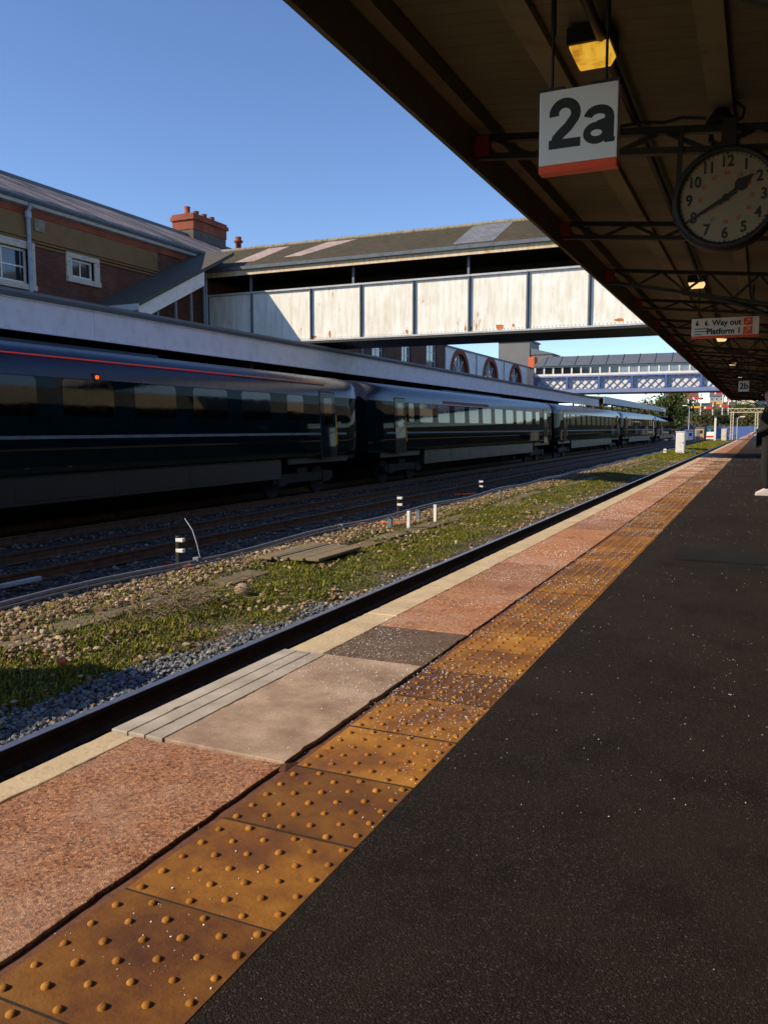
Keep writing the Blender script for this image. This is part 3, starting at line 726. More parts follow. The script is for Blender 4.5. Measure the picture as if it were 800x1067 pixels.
for i, y in enumerate(np.arange(3, ye, 11.1)):
    MB().tube([(-16.6,y,0),(-16.6,y,.3),(-16.6,y,.35),(-16.6,y,3.6)], [.14,.14,.09,.08], 12).build('column', MT['grey_steel'], cn)
for y, lab in ((17.2,'small glowing lamp under the opposite canopy above the first coach'),(28.2,'small lit lamp under the opposite canopy just before the white footbridge'),
               (38.2,'small lit lamp under the opposite canopy above the second coach'),(50.,'dim lamp under the opposite canopy, near the end of the second coach'),
               (61.5,'far lamp under the opposite canopy above the third coach')):
    t = thing('canopy_lamp', (-17., y, 3.75), lab, 'lamp', 'lamps under the opposite canopy')
    MB().disc((-17,y,3.68), (0,0,1), .16, .18, 20).build('lamp_housing', MT['white_paint'], t)
    MB().disc((-17,y,3.64), (0,0,1), .14, .04, 20).build('diffuser', MT['lamp_warm'], t)
# second, further canopy with an up-tilted end
c2 = thing('station_canopy', (-15.3, 120, 3.2), 'further canopy with dark underside and pale edge beyond the first one', 'canopy')
MB().hexa([(-21,88.5,4.6),(XF+.2,88.5,4.2),(XF+.2,150,4.3),(-21,150,4.7),(-21,88.5,4.75),(XF+.2,88.5,4.35),(XF+.2,150,4.45),(-21,150,4.85)]).build('roof', MT['felt'], c2)
MB().hexa([(XF+.2,88.5,3.65),(XF+.26,88.5,3.65),(XF+.26,150,3.8),(XF+.2,150,3.8),(XF+.2,88.5,4.4),(XF+.26,88.5,4.4),(XF+.26,150,4.5),(XF+.2,150,4.5)]).build('fascia', MT['pale_steel'], c2)
for y in np.arange(90, 150, 8.):
    MB().tube([(-17,y,0),(-17,y,4.4)], .09, 8).build('column', MT['black_iron'], c2); MB().bar((-21,y,4.5),(XF+.2,y,4.15), .1, .2).build('beam', MT['black_iron'], c2)

# ================================================================= STATION BUILDING
XW = -21.
bd = thing('station_building', (XW, 30, 0), 'brick station building with tan stone frieze and slate roof behind the train', 'building')
def wall_with_holes(mb, xa, xb, y0, y1, z0, z1, holes):
    ys = sorted({y0, y1} | {h[0] for h in holes} | {h[1] for h in holes})
    for a, c in zip(ys[:-1], ys[1:]):
        zs = [(h[2], h[3]) for h in holes if h[0] <= a+1e-6 and h[1] >= c-1e-6]; z = z0
        for h0, h1 in sorted(zs):
            if h0 > z: mb.box(xa, xb, a, c, z, h0)
            z = h1
        if z < z1: mb.box(xa, xb, a, c, z, z1)
W1 = [(17.2,19.55,5.75,6.62),(21.25,22.32,6.15,6.72)]
W1 = [(16.75,19.5,5.55,6.62),(21.28,22.3,6.08,6.70)]
sash = [(44.6,46.2,4.6,6.9),(49.0,50.5,4.6,6.9),(53.3,55.2,4.6,6.9)]
early = [(11.8,13.6,5.55,6.62),(7.,8.8,5.55,6.62)]
mb = MB(); wall_with_holes(mb, XW-.35, XW, 4., 57., -.02, 8.0, W1+sash+early); mb.build('wall', MT['brick'], bd)
eb = MB(); eb.box(-31., XW-.351, 4., 4.35, -.02, 8.); eb.box(-31., XW-.351, 56.65, 57., -.02, 8.); eb.box(-31.,-30.65,4.351,56.649,-.02,8.); eb.build('end_wall', MT['brick'], bd)
def window(parent, y0, y1, z0, z1, stone=True, cols=2, rows=2, x=XW, pane='pane'):
    s = .24
    if stone:
        f = MB(); f.box(x-.2, x+.06, y0-s, y1+s, z1, z1+s); f.box(x-.2, x+.06, y0-s, y0, z0, z1-.001); f.box(x-.2, x+.06, y1, y1+s, z0, z1-.001); f.box(x-.2, x+.11, y0-s, y1+s, z0-.18, z0-.001)
        w = f.build('window', MT['peeling'], parent, .015)
    else:
        f = MB(); f.box(x-.2, x+.02, y0-.1, y1+.1, z1, z1+.16); f.box(x-.2, x+.06, y0-.1, y1+.1, z0-.12, z0-.001); w = f.build('window', MT['white_paint'], parent, .01)
    g = MB(); e = .07
    g.box(x-.17, x-.10, y0, y0+e, z0, z1); g.box(x-.17, x-.10, y1-e, y1, z0, z1); g.box(x-.17, x-.10, y0+e, y1-e, z0, z0+e*1.3); g.box(x-.17, x-.10, y0+e, y1-e, z1-e, z1)
    for i in range(1, cols): yy = y0+(y1-y0)*i/cols; g.box(x-.16, x-.115, yy-.022, yy+.022, z0+e, z1-e)
    for i in range(1, rows): zz = z0+(z1-z0)*i/rows; g.box(x-.158, x-.117, y0+e, y1-e, zz-.022, zz+.022)
    g.build('frame', MT['white_paint'], w)
    MB().box(x-.150, x-.140, y0+e*.5, y1-e*.5, z0+e*.5, z1-e*.5).build('pane', MT[pane], w)
for h in W1+early: window(bd, *h, cols=3 if h[1]-h[0] > 2 else 2, rows=1 if h[3]-h[2] < .7 else 2)
for h in sash: window(bd, *h, stone=False, cols=2, rows=4)
MB().box(XW, XW+.035, 4., 25.6, 7.02, 7.66).build('frieze', MT['stone_tan'], bd)
m_ = MB()
for z, d in ((6.98,.12),(6.90,.08),(6.80,.05)): m_.box(XW, XW+d, 4., 25.6, z-.035, z+.035)
m_.build('string_course', MT['stone_tan'], bd, .01)
MB().box(XW, XW+.05, 4., 57., 7.665, 7.86).build('red_band', MT['brick_red'], bd)
cn_ = MB(); cn_.prism([(XW,7.865),(XW+.22,7.90),(XW+.26,8.0),(XW,8.0)], 'y', 4., 57.); cn_.build('cornice', MT['pale_steel'], bd)
gu = MB(); gu.prism([(XW+.2,8.0),(XW+.34,8.0),(XW+.40,8.07),(XW+.40,8.13),(XW+.2,8.13)], 'y', 3.8, 57.2); gu.build('gutter', MT['grey_steel'], bd)
RX, RZ = -26., 10.38
MB().hexa([(XW+.3,3.8,8.10),(RX,3.8,RZ),(RX,57.2,RZ),(XW+.3,57.2,8.10),(XW+.3,3.8,8.18),(RX,3.8,RZ+.1),(RX,57.2,RZ+.1),(XW+.3,57.2,8.18)]).build('roof', MT['slate'], bd)
MB().hexa([(RX,3.8,RZ),(-31.3,3.8,8.1),(-31.3,57.2,8.1),(RX,57.2,RZ),(RX,3.8,RZ+.1),(-31.3,3.8,8.18),(-31.3,57.2,8.18),(RX,57.2,RZ+.1)]).build('rear_roof', MT['slate'], bd)
gb = MB()
for y in (4.0, 56.7): gb.prism([(XW,8.),(-31.,8.),(RX,RZ)], 'y', y, y+.3)
gb.build('gable', MT['brick'], bd)
rr = MB(); rr.tube([(RX,3.8,RZ+.11),(RX,57.2,RZ+.11)], .11, 8); rr.build('ridge_tiles', MT['lead'], bd)
pq = MB(); pq.tube([(XW+.13,19.45,4.2),(XW+.13,19.45,7.75),(XW+.30,19.45,7.98)], .065, 10); pq.disc((XW+.13,19.45,7.55),(0,0,1),.1,.2,10); pq.build('drainpipe', MT['pipe_blue'], bd)
for y in (10.2, 43.):
    MB().tube([(XW+.13,y,4.2),(XW+.13,y,7.75),(XW+.30,y,7.98)], .06, 10).build('drainpipe', MT['pipe_blue'], bd)
MB().box(XW+.036, XW+.07, 19.75, 20.15, 7.25, 7.62).build('vent_plate', MT['concrete'], bd)
ch = MB(); ch.box(-26.75,-25.55,33.9,36.6,8.5,10.75); ck = ch.build('chimney', MT['brick_grey'], bd)
cc = MB(); cc.box(-26.78,-25.52,33.87,36.63,10.751,11.2); cc.box(-26.86,-25.44,33.79,36.71,11.201,11.38); cc.box(-26.8,-25.5,33.85,36.65,11.381,11.5); cc.build('chimney_cap', MT['brick_red'], ck)
for i, y in enumerate((34.25,34.95,35.6,36.25)):
    MB().tube([(-26.15,y,11.5),(-26.15,y,11.62),(-26.15,y,11.64),(-26.15,y,11.86 + (.0 if i else .06))], [.17,.16,.13,.15], 12).build('chimney_pot', MT['brick_red'], ck)
MB().tube([(-26.,38.4,10.2),(-26.,38.4,11.0),(-26.,38.4,11.02),(-26.,38.4,11.12),(-26,38.4,11.14),(-26,38.4,11.3)], [.15,.15,.24,.24,.15,.17], 12).build('flue_pot', MT['brick_red'], bd)

# white-rendered building with red arches
wb = thing('rendered_building', (XW, 70, 0), 'white rendered building with a row of red brick arched windows', 'building')
ar = [60.2, 68., 75.8]; AR = 1.75
mb = MB(); 
wb_h = [(c-AR, c+AR, 3.0, 5.2) for c in ar]
wall_with_holes(mb, XW-.35, XW, 57.05, 82.5, -.02, 5.2, wb_h)
def arch_fill(mb, c, r, z0, ztop, xa, xb, ya, yb, n=14):
    # wall above springing with a semicircular opening
    pts = [(c+r*math.cos(math.pi*i/n), z0+r*math.sin(math.pi*i/n)*.85) for i in range(n+1)]
    for i in range(n):
        (a, za), (b_, zb) = pts[i], pts[i+1]
        mb.hexa([(xa,a,za),(xb,a,za),(xb,b_,zb),(xa,b_,zb),(xa,a,ztop),(xb,a,ztop),(xb,b_,ztop),(xa,b_,ztop)])
prev = 57.05
for c in ar:
    mb.box(XW-.35, XW, prev, c-AR, 5.2, 6.95); arch_fill(mb, c, AR, 5.2, 6.95, XW-.35, XW, 0, 0); prev = c+AR
mb.box(XW-.35, XW, prev, 82.5, 5.2, 6.95)
mb.box(-29, XW-.351, 57.05, 57.4, -.02, 6.95); mb.box(-29, XW-.351, 82.15, 82.5, -.02, 6.95)
mb.build('wall', MT['white_render'], wb)
for c in ar:
    a_ = MB(); n = 14
    for i in range(n):
        p0, p1 = math.pi*i/n, math.pi*(i+1)/n; r0, r1 = AR-.02, AR+.42
        q = [(c+r*math.cos(p), 5.2+r*math.sin(p)*.85) for r, p in ((r0,p0),(r1,p0),(r1,p1),(r0,p1))]
        a_.prism(q, 'x', XW-.3, XW+.07)
    for s in (-1, 1): a_.box(XW-.3, XW+.07, min(c+s*(AR-.02), c+s*(AR+.42)), max(c+s*(AR-.02), c+s*(AR+.42)), 3.0, 5.199)
    w = a_.build('arched_window', MT['orange_brick'] if False else MT['brick_red'], wb)
    MB().box(XW-.22, XW-.2, c-AR-.1, c+AR+.1, 3., 6.68).build('pane', MT['pane_pale'], w)
    g = MB(); g.box(XW-.195, XW-.13, c-.05, c+.05, 3., 6.6); g.box(XW-.194, XW-.131, c-AR, c+AR, 5.15, 5.27)
    g.bar((XW-.16,c,5.2),(XW-.16,c-1.2,6.2),.05,.06); g.bar((XW-.16,c,5.2),(XW-.16,c+1.2,6.2),.05,.06); g.build('frame', MT['white_paint'], w)
MB().box(-29., XW+.08, 57.06, 82.6, 6.951, 7.07).build('roof', MT['lead'], wb)
for y in (64.1, 71.9): MB().tube([(XW+.06,y,4.2),(XW+.06,y,6.94)], .05, 8).build('downpipe', MT['pale_steel'], wb)
MB().box(XW-.6, XW+.03, 82.62, 83.9, -.02, 8.2).build('brick_pier', MT['orange_brick'], wb)
# lift tower of the far bridge
lt = thing('lift_tower', (-23.7, 87.5, 0), 'grey-clad lift tower at the end of the blue lattice footbridge', 'tower')
MB().box(-25.7,-22.35,86,90,-.02,10.1).build('shaft', MT['grey_clad'], lt)
MB().box(-25.85,-22.2,85.85,90.15,10.101,10.25).build('roof', MT['lead'], lt)
MB().box(-22.349,-20.0,86.2,89.6,-.02,8.7).build('landing', MT['grey_clad'], lt)
MB().hexa([(-22.349,86.1,8.701),(-19.9,86.1,8.701),(-19.9,89.7,8.701),(-22.349,89.7,8.701),(-22.349,86.1,9.4),(-19.9,86.1,8.8),(-19.9,89.7,8.8),(-22.349,89.7,9.4)]).build('landing_roof', MT['lead'], lt)

# ================================================================= NEAR FOOTBRIDGE
YB = 28.5; XL, XR_ = -21.0, 5.0
fb_ = thing('footbridge', (-8, YB, 4.4), 'covered footbridge with rust-streaked white panels and mossy slate roof', 'footbridge')
posts = [-20.8,-18.7,-16.0,-13.86,-11.72,-9.6,-7.5,-5.4,-3.27,-1.1,1.05,3.2]
xs_ = [XL]+posts[1:]+[XR_]
for a, c in zip(xs_[:-1], xs_[1:]):
    MB().box(a+.03, c-.03, YB, YB+.05, 4.50, 6.42).build('parapet_panel', MT['parapet'], fb_)
for x in posts:
    p = MB(); p.box(x-.055, x+.055, YB-.045, YB-.002, 4.5, 6.44); p.box(x-.012, x+.012, YB-.11, YB-.045, 4.5, 6.44)
    for i in range(17):
        for s in (-.04, .04): p.dome((x+s, YB-.045, 4.6+i*.11), .012, .010, 5, 1)
    p.build('panel_post', MT['grey_steel'], fb_)
fl = MB(); fl.box(XL, XR_, YB-.12, YB-.005, 4.44, 4.50); fl.box(XL, XR_, YB-.09, YB+.06, 6.425, 6.49)
fl.build('flange', MT['pale_steel'], fb_)
rb = MB()
for i in range(int((XR_-XL)/.13)):
    x = XL+.06+i*.13
    rb.box(x-.016, x+.016, YB-.018, YB-.001, 4.545, 4.577)
rb.build('rivets', MT['pale_steel'], fb_, fix=False)['kind'] = 'stuff'
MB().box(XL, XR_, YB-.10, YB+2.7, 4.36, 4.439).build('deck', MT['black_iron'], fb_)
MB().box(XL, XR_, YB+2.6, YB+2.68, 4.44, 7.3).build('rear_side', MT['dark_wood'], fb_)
for x in (-9.66, -18.75, -1.1, 3.2, -14.2, -5.4): MB().box(x-.04, x+.04, YB+.0, YB+.08, 6.49, 7.215).build('roof_post', MT['grey_steel'], fb_)
# roof: near slope rises to the ridge
ye_, ze_, yr_, zr_ = YB-.35, 7.36, YB+1.32, 8.42
MB().hexa([(XL,ye_,ze_),(XR_,ye_,ze_),(XR_,yr_,zr_),(XL,yr_,zr_),(XL,ye_,ze_+.07),(XR_,ye_,ze_+.07),(XR_,yr_,zr_+.07),(XL,yr_,zr_+.07)]).build('roof', MT['slate_moss'], fb_)
MB().hexa([(XL,yr_,zr_),(XR_,yr_,zr_),(XR_,YB+3.0,ze_),(XL,YB+3.0,ze_),(XL,yr_,zr_+.07),(XR_,yr_,zr_+.07),(XR_,YB+3.0,ze_+.07),(XL,YB+3.0,ze_+.07)]).build('rear_roof', MT['slate_moss'], fb_)
def roofpatch(xa, xb, xc, xd, t0, t1, m, name):
    def P(x, t, d): return (x, ye_+(yr_-ye_)*t, ze_+(zr_-ze_)*t+.07+d)
    MB().hexa([P(xa,t0,.004),P(xb,t0,.004),P(xc,t1,.004),P(xd,t1,.004),P(xa,t0,.012),P(xb,t0,.012),P(xc,t1,.012),P(xd,t1,.012)]).build(name, MT[m], fb_)
roofpatch(-10.2,-8.7,-8.4,-9.9,.12,.97,'slate_new','new_slates')
roofpatch(-19.6,-18.6,-17.6,-18.6,.25,.9,'slate_pink','pale_slates'); roofpatch(-17.3,-16.5,-14.6,-15.9,.30,.92,'slate_pink','pale_slates')
rg = MB()
for x in np.arange(XL, XR_-.4, .46): rg.tube([(x,yr_,zr_+.08+random.uniform(-.01,.012)),(x+.45,yr_,zr_+.08+random.uniform(-.01,.012))], .085, 8)
rg.build('ridge_tiles', MT['concrete'], fb_)
MB().prism([(ye_-.14,7.30),(ye_-.02,7.30),(ye_+.0,7.42),(ye_-.16,7.42)], 'x', XL, XR_).build('gutter', MT['grey_steel'], fb_)
MB().box(XL, XR_, ye_-.02, ye_+.02, 7.10, 7.295).build('eaves_board', rusty_white('eaves_board', (.62,.52,.36), (.42,.25,.10), .9), fb_)
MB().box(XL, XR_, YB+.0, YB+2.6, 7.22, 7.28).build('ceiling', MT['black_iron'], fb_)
MB().tube([(-20.75,YB-.2,4.3),(-20.75,YB-.2,7.2)], .05, 8).build('downpipe', MT['pipe_blue'], fb_)
for px, pz, w, h in ((-9.55,4.52,.16,.2),(-8.5,4.52,.42,.22),(-8.0,4.55,.1,.13),(-9.75,4.52,.1,.22),(-15.9,4.5,.3,.14),(-12.0,4.52,.14,.18),(-4.4,4.55,.4,.12),(-15.2,4.6,.1,.32)):
    rp = MB(); n = 11; q = [(px+w*.5*math.cos(2*math.pi*i/n)*random.uniform(.55,1.1), pz+.1+h*.5*math.sin(2*math.pi*i/n)*random.uniform(.6,1.1)) for i in range(n)]
    rp.prism(q, 'y', YB-.004, YB+.01); rp.build('rust_patch', MT['rust_patch'], fb_)
# covered stair down along the building
st = thing('covered_stair', (-20.2, 24, 0), 'covered stair with dark sloping roof and white side board against the brick building', 'stair')
def sz_(y): return 5.22+.47*(y-22.5)
MB().hexa([(-20.98,22.0,sz_(22.2)),(-19.3,22.55,sz_(22.45)),(-19.3,28.2,sz_(28.2)),(-20.98,28.2,sz_(28.6)),(-20.98,22.0,sz_(22.2)+.13),(-19.3,22.55,sz_(22.45)+.13),(-19.3,28.2,sz_(28.2)+.13),(-20.98,28.2,sz_(28.6)+.13)]).build('roof', MT['felt'], st)
MB().hexa([(-19.42,22.6,sz_(22.6)-.55),(-19.36,22.6,sz_(22.6)-.55),(-19.36,26.3,sz_(26.3)-.55),(-19.42,26.3,sz_(26.3)-.55),(-19.42,22.6,sz_(22.6)-.005),(-19.36,22.6,sz_(22.6)-.005),(-19.36,26.3,sz_(26.3)-.005),(-19.42,26.3,sz_(26.3)-.005)]).build('side_board', MT['white_paint'], st)
MB().hexa([(-20.98,21.92,sz_(22.2)-.14),(-19.3,22.47,sz_(22.45)-.14),(-19.3,22.54,sz_(22.45)-.14),(-20.98,21.99,sz_(22.2)-.14),(-20.98,21.92,sz_(22.2)+.08),(-19.3,22.47,sz_(22.45)+.08),(-19.3,22.54,sz_(22.45)+.08),(-20.98,21.99,sz_(22.2)+.08)]).build('eaves_board', MT['pale_steel'], st)
for y in (23.6,24.6,25.5,26.3): MB().box(-19.42,-19.36,y-.05,y+.05,3.9,sz_(y)-.56).build('post', MT['grey_steel'], st)
MB().hexa([(-20.95,23,3.9),(-19.6,23,3.9),(-19.6,28.3,4.1),(-20.95,28.3,4.1),(-20.95,23,4.0),(-19.6,23,4.0),(-19.6,28.3,4.45),(-20.95,28.3,4.45)]).build('flight', MT['dark_wood'], st)

# ================================================================= FAR LATTICE FOOTBRIDGE
YF = 80.
lb = thing('lattice_footbridge', (-8, YF, 4.5), 'blue lattice footbridge with white windows and grey standing-seam roof', 'footbridge')
x0, x1 = -20.2, 8.
g = MB(); g.box(x0, x1, YF-.1, YF+.1, 4.42, 4.78); g.box(x0, x1, YF-.1, YF+.1, 5.92, 6.06); g.build('girder_chord', MT['blue_steel'], lb)
px = [x0+.1+i*3.0 for i in range(10)]
for x in px:
    p = MB(); p.box(x-.11, x+.11, YF-.12, YF+.12, 4.781, 5.919); p.build('girder_post', MT['blue_paint'], lb)
for x in px[:-1]:
    l = MB()
    for k in range(-2, 5):
        a = x+.1+k*.7
        for s in (1, -1):
            p0 = [a, 4.78]; p1 = [a+1.14, 5.92]
            if s < 0: p0, p1 = [a+1.14, 4.78], [a, 5.92]
            # clip to the bay
            lo, hi = x+.11, x+2.89
            def clip(p, q):
                if p[0] == q[0]: return None
                t0, t1 = 0., 1.
                for bnd, sgn in ((lo, 1), (hi, -1)):
                    da = (p[0]-bnd)*sgn; dbb = (q[0]-bnd)*sgn
                    if da < 0 and dbb < 0: return None
                    if da < 0: t0 = max(t0, da/(da-dbb))
                    if dbb < 0: t1 = min(t1, da/(da-dbb))
                if t1-t0 < .05: return None
                f = lambda t: (p[0]+(q[0]-p[0])*t, p[1]+(q[1]-p[1])*t); return f(t0), f(t1)
            r = clip(p0, p1)
            if r: l.bar((r[0][0], YF-.03*s, r[0][1]), (r[1][0], YF-.03*s, r[1][1]), .055, .09, (0,1,0))
    l.build('lattice', MT['blue_paint'], lb)
MB().box(x0, x1, YF+.25, YF+.3, 4.5, 6.0).build('inner_lining', MT['white_paint'], lb)
MB().box(x0, x1, YF-.1, YF+2.6, 4.34, 4.419).build('deck', MT['black_iron'], lb)
MB().box(x0, x1, YF+2.55, YF+2.6, 4.42, 7.0).build('rear_side', MT['white_paint'], lb)
fr = MB(); fr.box(x0, x1, YF-.06, YF+.06, 6.061, 6.25); fr.box(x0, x1, YF-.06, YF+.06, 6.86, 7.0)
nwin = int((x1-x0)/.88)
for i in range(nwin+1):
    x = x0+i*(x1-x0)/nwin; fr.box(x-.07, x+.07, YF-.06, YF+.06, 6.251, 6.859)
fr.build('window_frame', MT['white_paint'], lb)
for i in range(nwin):
    a = x0+i*(x1-x0)/nwin; c = x0+(i+1)*(x1-x0)/nwin
    MB().box(a+.08, c-.08, YF-.01, YF+.01, 6.26, 6.85).build('window_pane', MT['pane' if i < 9 else 'pane_pale'], lb)  # later panes have a paler base colour, imitating sky in the glass
MB().hexa([(x0-.2,YF-.3,7.0),(x1,YF-.3,7.0),(x1,YF+1.3,7.95),(x0+.6,YF+1.3,7.95),(x0-.2,YF-.3,7.06),(x1,YF-.3,7.06),(x1,YF+1.3,8.01),(x0+.6,YF+1.3,8.01)]).build('roof', MT['lead'], lb)
MB().hexa([(x0+.6,YF+1.3,7.95),(x1,YF+1.3,7.95),(x1,YF+2.9,7.0),(x0-.2,YF+2.9,7.0),(x0+.6,YF+1.3,8.01),(x1,YF+1.3,8.01),(x1,YF+2.9,7.06),(x0-.2,YF+2.9,7.06)]).build('rear_roof', MT['lead'], lb)
sm = MB()
for i in range(20):
    x = x0+.9+i*1.45; sm.bar((x,YF-.3,7.09),(x,YF+1.3,8.04),.05,.08)
sm.build('roof_seams', MT['lead'], lb)

# ================================================================= OUR CANOPY
XE, ZE = -1.83, 2.845
YC0, YC1 = -7., 58.
def soff(x): return 3.20-.10*(x-XE) if x < 2.6 else 3.20-.10*(2.6-XE)+.1*(x-2.6)
oc = thing('platform_canopy', (XE, 20, 2.83), 'long cream-boarded platform canopy with black lattice brackets overhead', 'canopy')
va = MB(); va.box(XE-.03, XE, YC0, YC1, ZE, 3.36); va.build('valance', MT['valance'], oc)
MB().box(XE-.045, XE-.031, YC0, YC1, ZE+.02, 3.42).build('outer_board', MT['cream_paint'], oc)
for xa, xb in ((XE+.001, 2.6), (2.6, 7.)):
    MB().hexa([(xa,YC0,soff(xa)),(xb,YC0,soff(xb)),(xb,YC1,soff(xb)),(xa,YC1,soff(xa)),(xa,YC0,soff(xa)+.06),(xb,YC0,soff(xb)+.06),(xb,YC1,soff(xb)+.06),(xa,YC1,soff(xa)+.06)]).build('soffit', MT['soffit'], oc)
    MB().hexa([(xa,YC0,soff(xa)+.11),(xb,YC0,soff(xb)+.11),(xb,YC1,soff(xb)+.11),(xa,YC1,soff(xa)+.11),(xa,YC0,soff(xa)+.15),(xb,YC0,soff(xb)+.15),(xb,YC1,soff(xb)+.15),(xa,YC1,soff(xa)+.15)]).build('roof', MT['lead'], oc)
MB().box(XE+.0, 7., YC1-.05, YC1, 2.86, 3.25).build('end_board', MT['valance'], oc)
for x in (-1.15, -.30, .55, 1.5):
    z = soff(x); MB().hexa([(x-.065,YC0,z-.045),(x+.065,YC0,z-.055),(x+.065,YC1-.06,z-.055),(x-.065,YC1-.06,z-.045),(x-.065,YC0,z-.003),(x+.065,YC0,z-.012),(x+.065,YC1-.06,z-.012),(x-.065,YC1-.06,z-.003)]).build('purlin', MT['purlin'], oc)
MB().box(XE+.001, XE+.09, YC0, YC1-.06, 3.08, 3.18).build('wall_plate', MT['valance'], oc)
SP = 2.57; truss_y = [5.53+SP*(i-3) for i in range(0, 24)]
for i, y in enumerate(truss_y):
    if y > YC1-.5 or y < YC0: continue
    t = MB(); zt = lambda x: 3.035-.10*(x-XE); zb = lambda x: 2.915-.10*(x-XE)
    deep = (i % 3 == 2)
    if deep: zb = lambda x: 2.90-.10*(x-XE)-.11*max(0, x-XE-.2)
    x_end = 2.5
    t.bar((XE+.002,y,zt(XE)), (x_end,y,zt(x_end)), .05, .042); t.bar((XE+.002,y,zb(XE)), (x_end,y,zb(x_end)), .05, .038)
    step = .27; x = XE+.12; k = 0
    while x+step < x_end:
        za, zc = (zb(x), zt(x+step)) if k % 2 else (zt(x), zb(x+step))
        t.bar((x,y,za), (x+step,y,zc), .03, .026); x += step; k += 1
    if deep:   # curved knee brace under the deep bracket
        path = [(XE+.9+u*1.9, y, zb(XE+.9+u*1.9)-.03-.9*u**3) for u in np.linspace(0,1,9)]; t.tube(path, .025, 6)
    o = t.build('lattice_bracket', MT['black_iron'], oc)
    MB().box(XE+.001, XE+.10, y-.03, y+.03, zb(XE)-.005 if not deep else zb(XE)-.005, zt(XE)+.005).build('end_plate', MT['red_dark'], o)
MB().tube([(-.80,YC0,3.02),(-.80,YC1-.1,3.02)], .026, 8).build('cable_conduit', MT['black_iron'], oc)
cl = MB()
for x in (2.6,):
    for y in truss_y[2::3]:
        if y < YC1-1: MB().tube([(x,y,0),(x,y,.35),(x,y,.4),(x,y,soff(x)-.1)], [.16,.15,.09,.08], 12).build('column', MT['black_iron'], oc)
# station wall behind us (never in the photo itself, but it closes the canopy)
sw = thing('platform_building', (7., 20, 0), 'plain brick platform building behind the canopy', 'building')
mb = MB(); wall_with_holes(mb, 7.0, 7.3, YC0, YC1, 0., 3.6, [(y, y+1.4, 1., 2.4) for y in np.arange(-4, 55, 6.)]); mb.build('wall', MT['brick'], sw)
for y in np.arange(-4, 55, 6.):
    w = MB().box(7.1, 7.16, y, y+1.4, 1.001, 2.399).build('window', MT['pane'], sw)

# canopy lamps along the conduit
lamp_lab = ['box lamp with glowing yellow diffuser above the 2a sign','second box lamp along the conduit, beyond the clock','third box lamp from the camera under the cream canopy',
            'fourth box lamp, just beyond the long direction sign','fifth small lamp before the 2b sign','sixth tiny lamp near the 2b sign','seventh, farthest lamp under the cream canopy']
for i in range(7):
    y = 4.46+i*7.45; x, z = -.86, 3.005
    t = thing('box_lamp', (x, y, z+.06), lamp_lab[i], 'lamp', 'box lamps under the cream canopy')
    MB().box(x-.11, x+.11, y-.12, y+.12, z, z+.085).build('housing', MT['black_iron'], t, .006)
    d = MB(); d.hexa([(x-.078,y-.088,z-.055),(x+.078,y-.088,z-.055),(x+.078,y+.088,z-.055),(x-.078,y+.088,z-.055),(x-.102,y-.112,z-.001),(x+.102,y-.112,z-.001),(x+.102,y+.112,z-.001),(x-.102,y+.112,z-.001)])
    d.build('diffuser', MT['lamp_yellow' if i == 0 else 'lamp_warm'], t, .008)
    MB().box(x+.02, x+.09, y-.03, y+.03, z+.086, z+.13).build('bracket', MT['black_iron'], t)

# platform sign 2a
def hung_sign(name, xa, xb, y, z0, z1, label, th=.09, rods=(.12,.88), red=True):
    t = thing(name, ((xa+xb)/2, y, z1), label, 'sign')
    zr0 = z0
    MB().box(xa, xb, y, y+th, z0+(.032 if red else 0), z1).build('panel', MT['sign_white'], t, .003)
    if red: MB().box(xa, xb, y-.001, y+th+.001, z0, z0+.0315).build('red_edge', MT['sign_red'], t, .002)
    for r in rods:
        x = xa+(xb-xa)*r; b = MB(); b.tube([(x,y+th/2,z1+.015),(x,y+th/2,z1+.22),(x,y+th/2,z1+.24),(x,y+th/2,soff(x)+.0)], [.006,.006,.012,.012], 8)
        b.box(x-.06, x+.06, y+.01, y+th-.01, z1+.001, z1+.016); b.build('hanger_rod', MT['black_iron'], t)
    return t
KS = 3.7/5
s2 = hung_sign('platform_sign', -1.265*KS, -.815*KS, 3.7, 1.1+1.495*KS, 1.1+1.955*KS, 'white platform sign reading 2a with a red bottom edge', .065, (.14,.83))
def strokes(name, glyphs, m, size, ox, oz, y, parent):
    """lettering drawn as heavy even strokes; glyphs: list of (points, width)"""
    b = MB()
    for gi, (pts_, w) in enumerate(glyphs):
        P_ = [Vector((ox+u*size, oz+v*size)) for u, v in pts_]; L_ = []; Rr = []
        for i, p in enumerate(P_):
            d = (P_[min(i+1, len(P_)-1)]-P_[max(i-1, 0)]).normalized(); nn = Vector((-d.y, d.x))*w*size/2
            L_.append(p+nn); Rr.append(p-nn)
        yy = y-.0006-gi*.0002; vs = [(p.x, yy, p.y) for p in L_]+[(p.x, yy, p.y) for p in Rr]; n = len(P_)
        b.add(vs, [(i, i+1, n+i+1, n+i) for i in range(n-1)])
    return b.build(name, m, parent, fix=False)
arc = lambda cx, cy, rx, ry, a0, a1, n=18: [(cx+rx*math.cos(R(a0+(a1-a0)*i/n)), cy+ry*math.sin(R(a0+(a1-a0)*i/n))) for i in range(n+1)]
two = [(arc(.25,.480,.158,.150,190,-42)+[(.30,.295),(.20,.21),(.13,.14),(.11,.06)], .142), ([(.02,.064),(.48,.064)], .128)]
let_a = [(arc(.205,.150,.135,.100,0,360,28), .108), ([(.385,.0),(.385,.37)], .132), (arc(.235,.365,.152,.105,174,-4), .122), ([(.40,.045),(.465,.03)], .06), ([(.22,.27),(.385,.31)], .09)]
strokes('digit', two, MT['ink'], .40*KS, -1.215*KS, 1.1+1.625*KS, 3.7, s2); strokes('letter', let_a, MT['ink'], .40*KS, -1.015*KS, 1.1+1.625*KS, 3.7, s2)
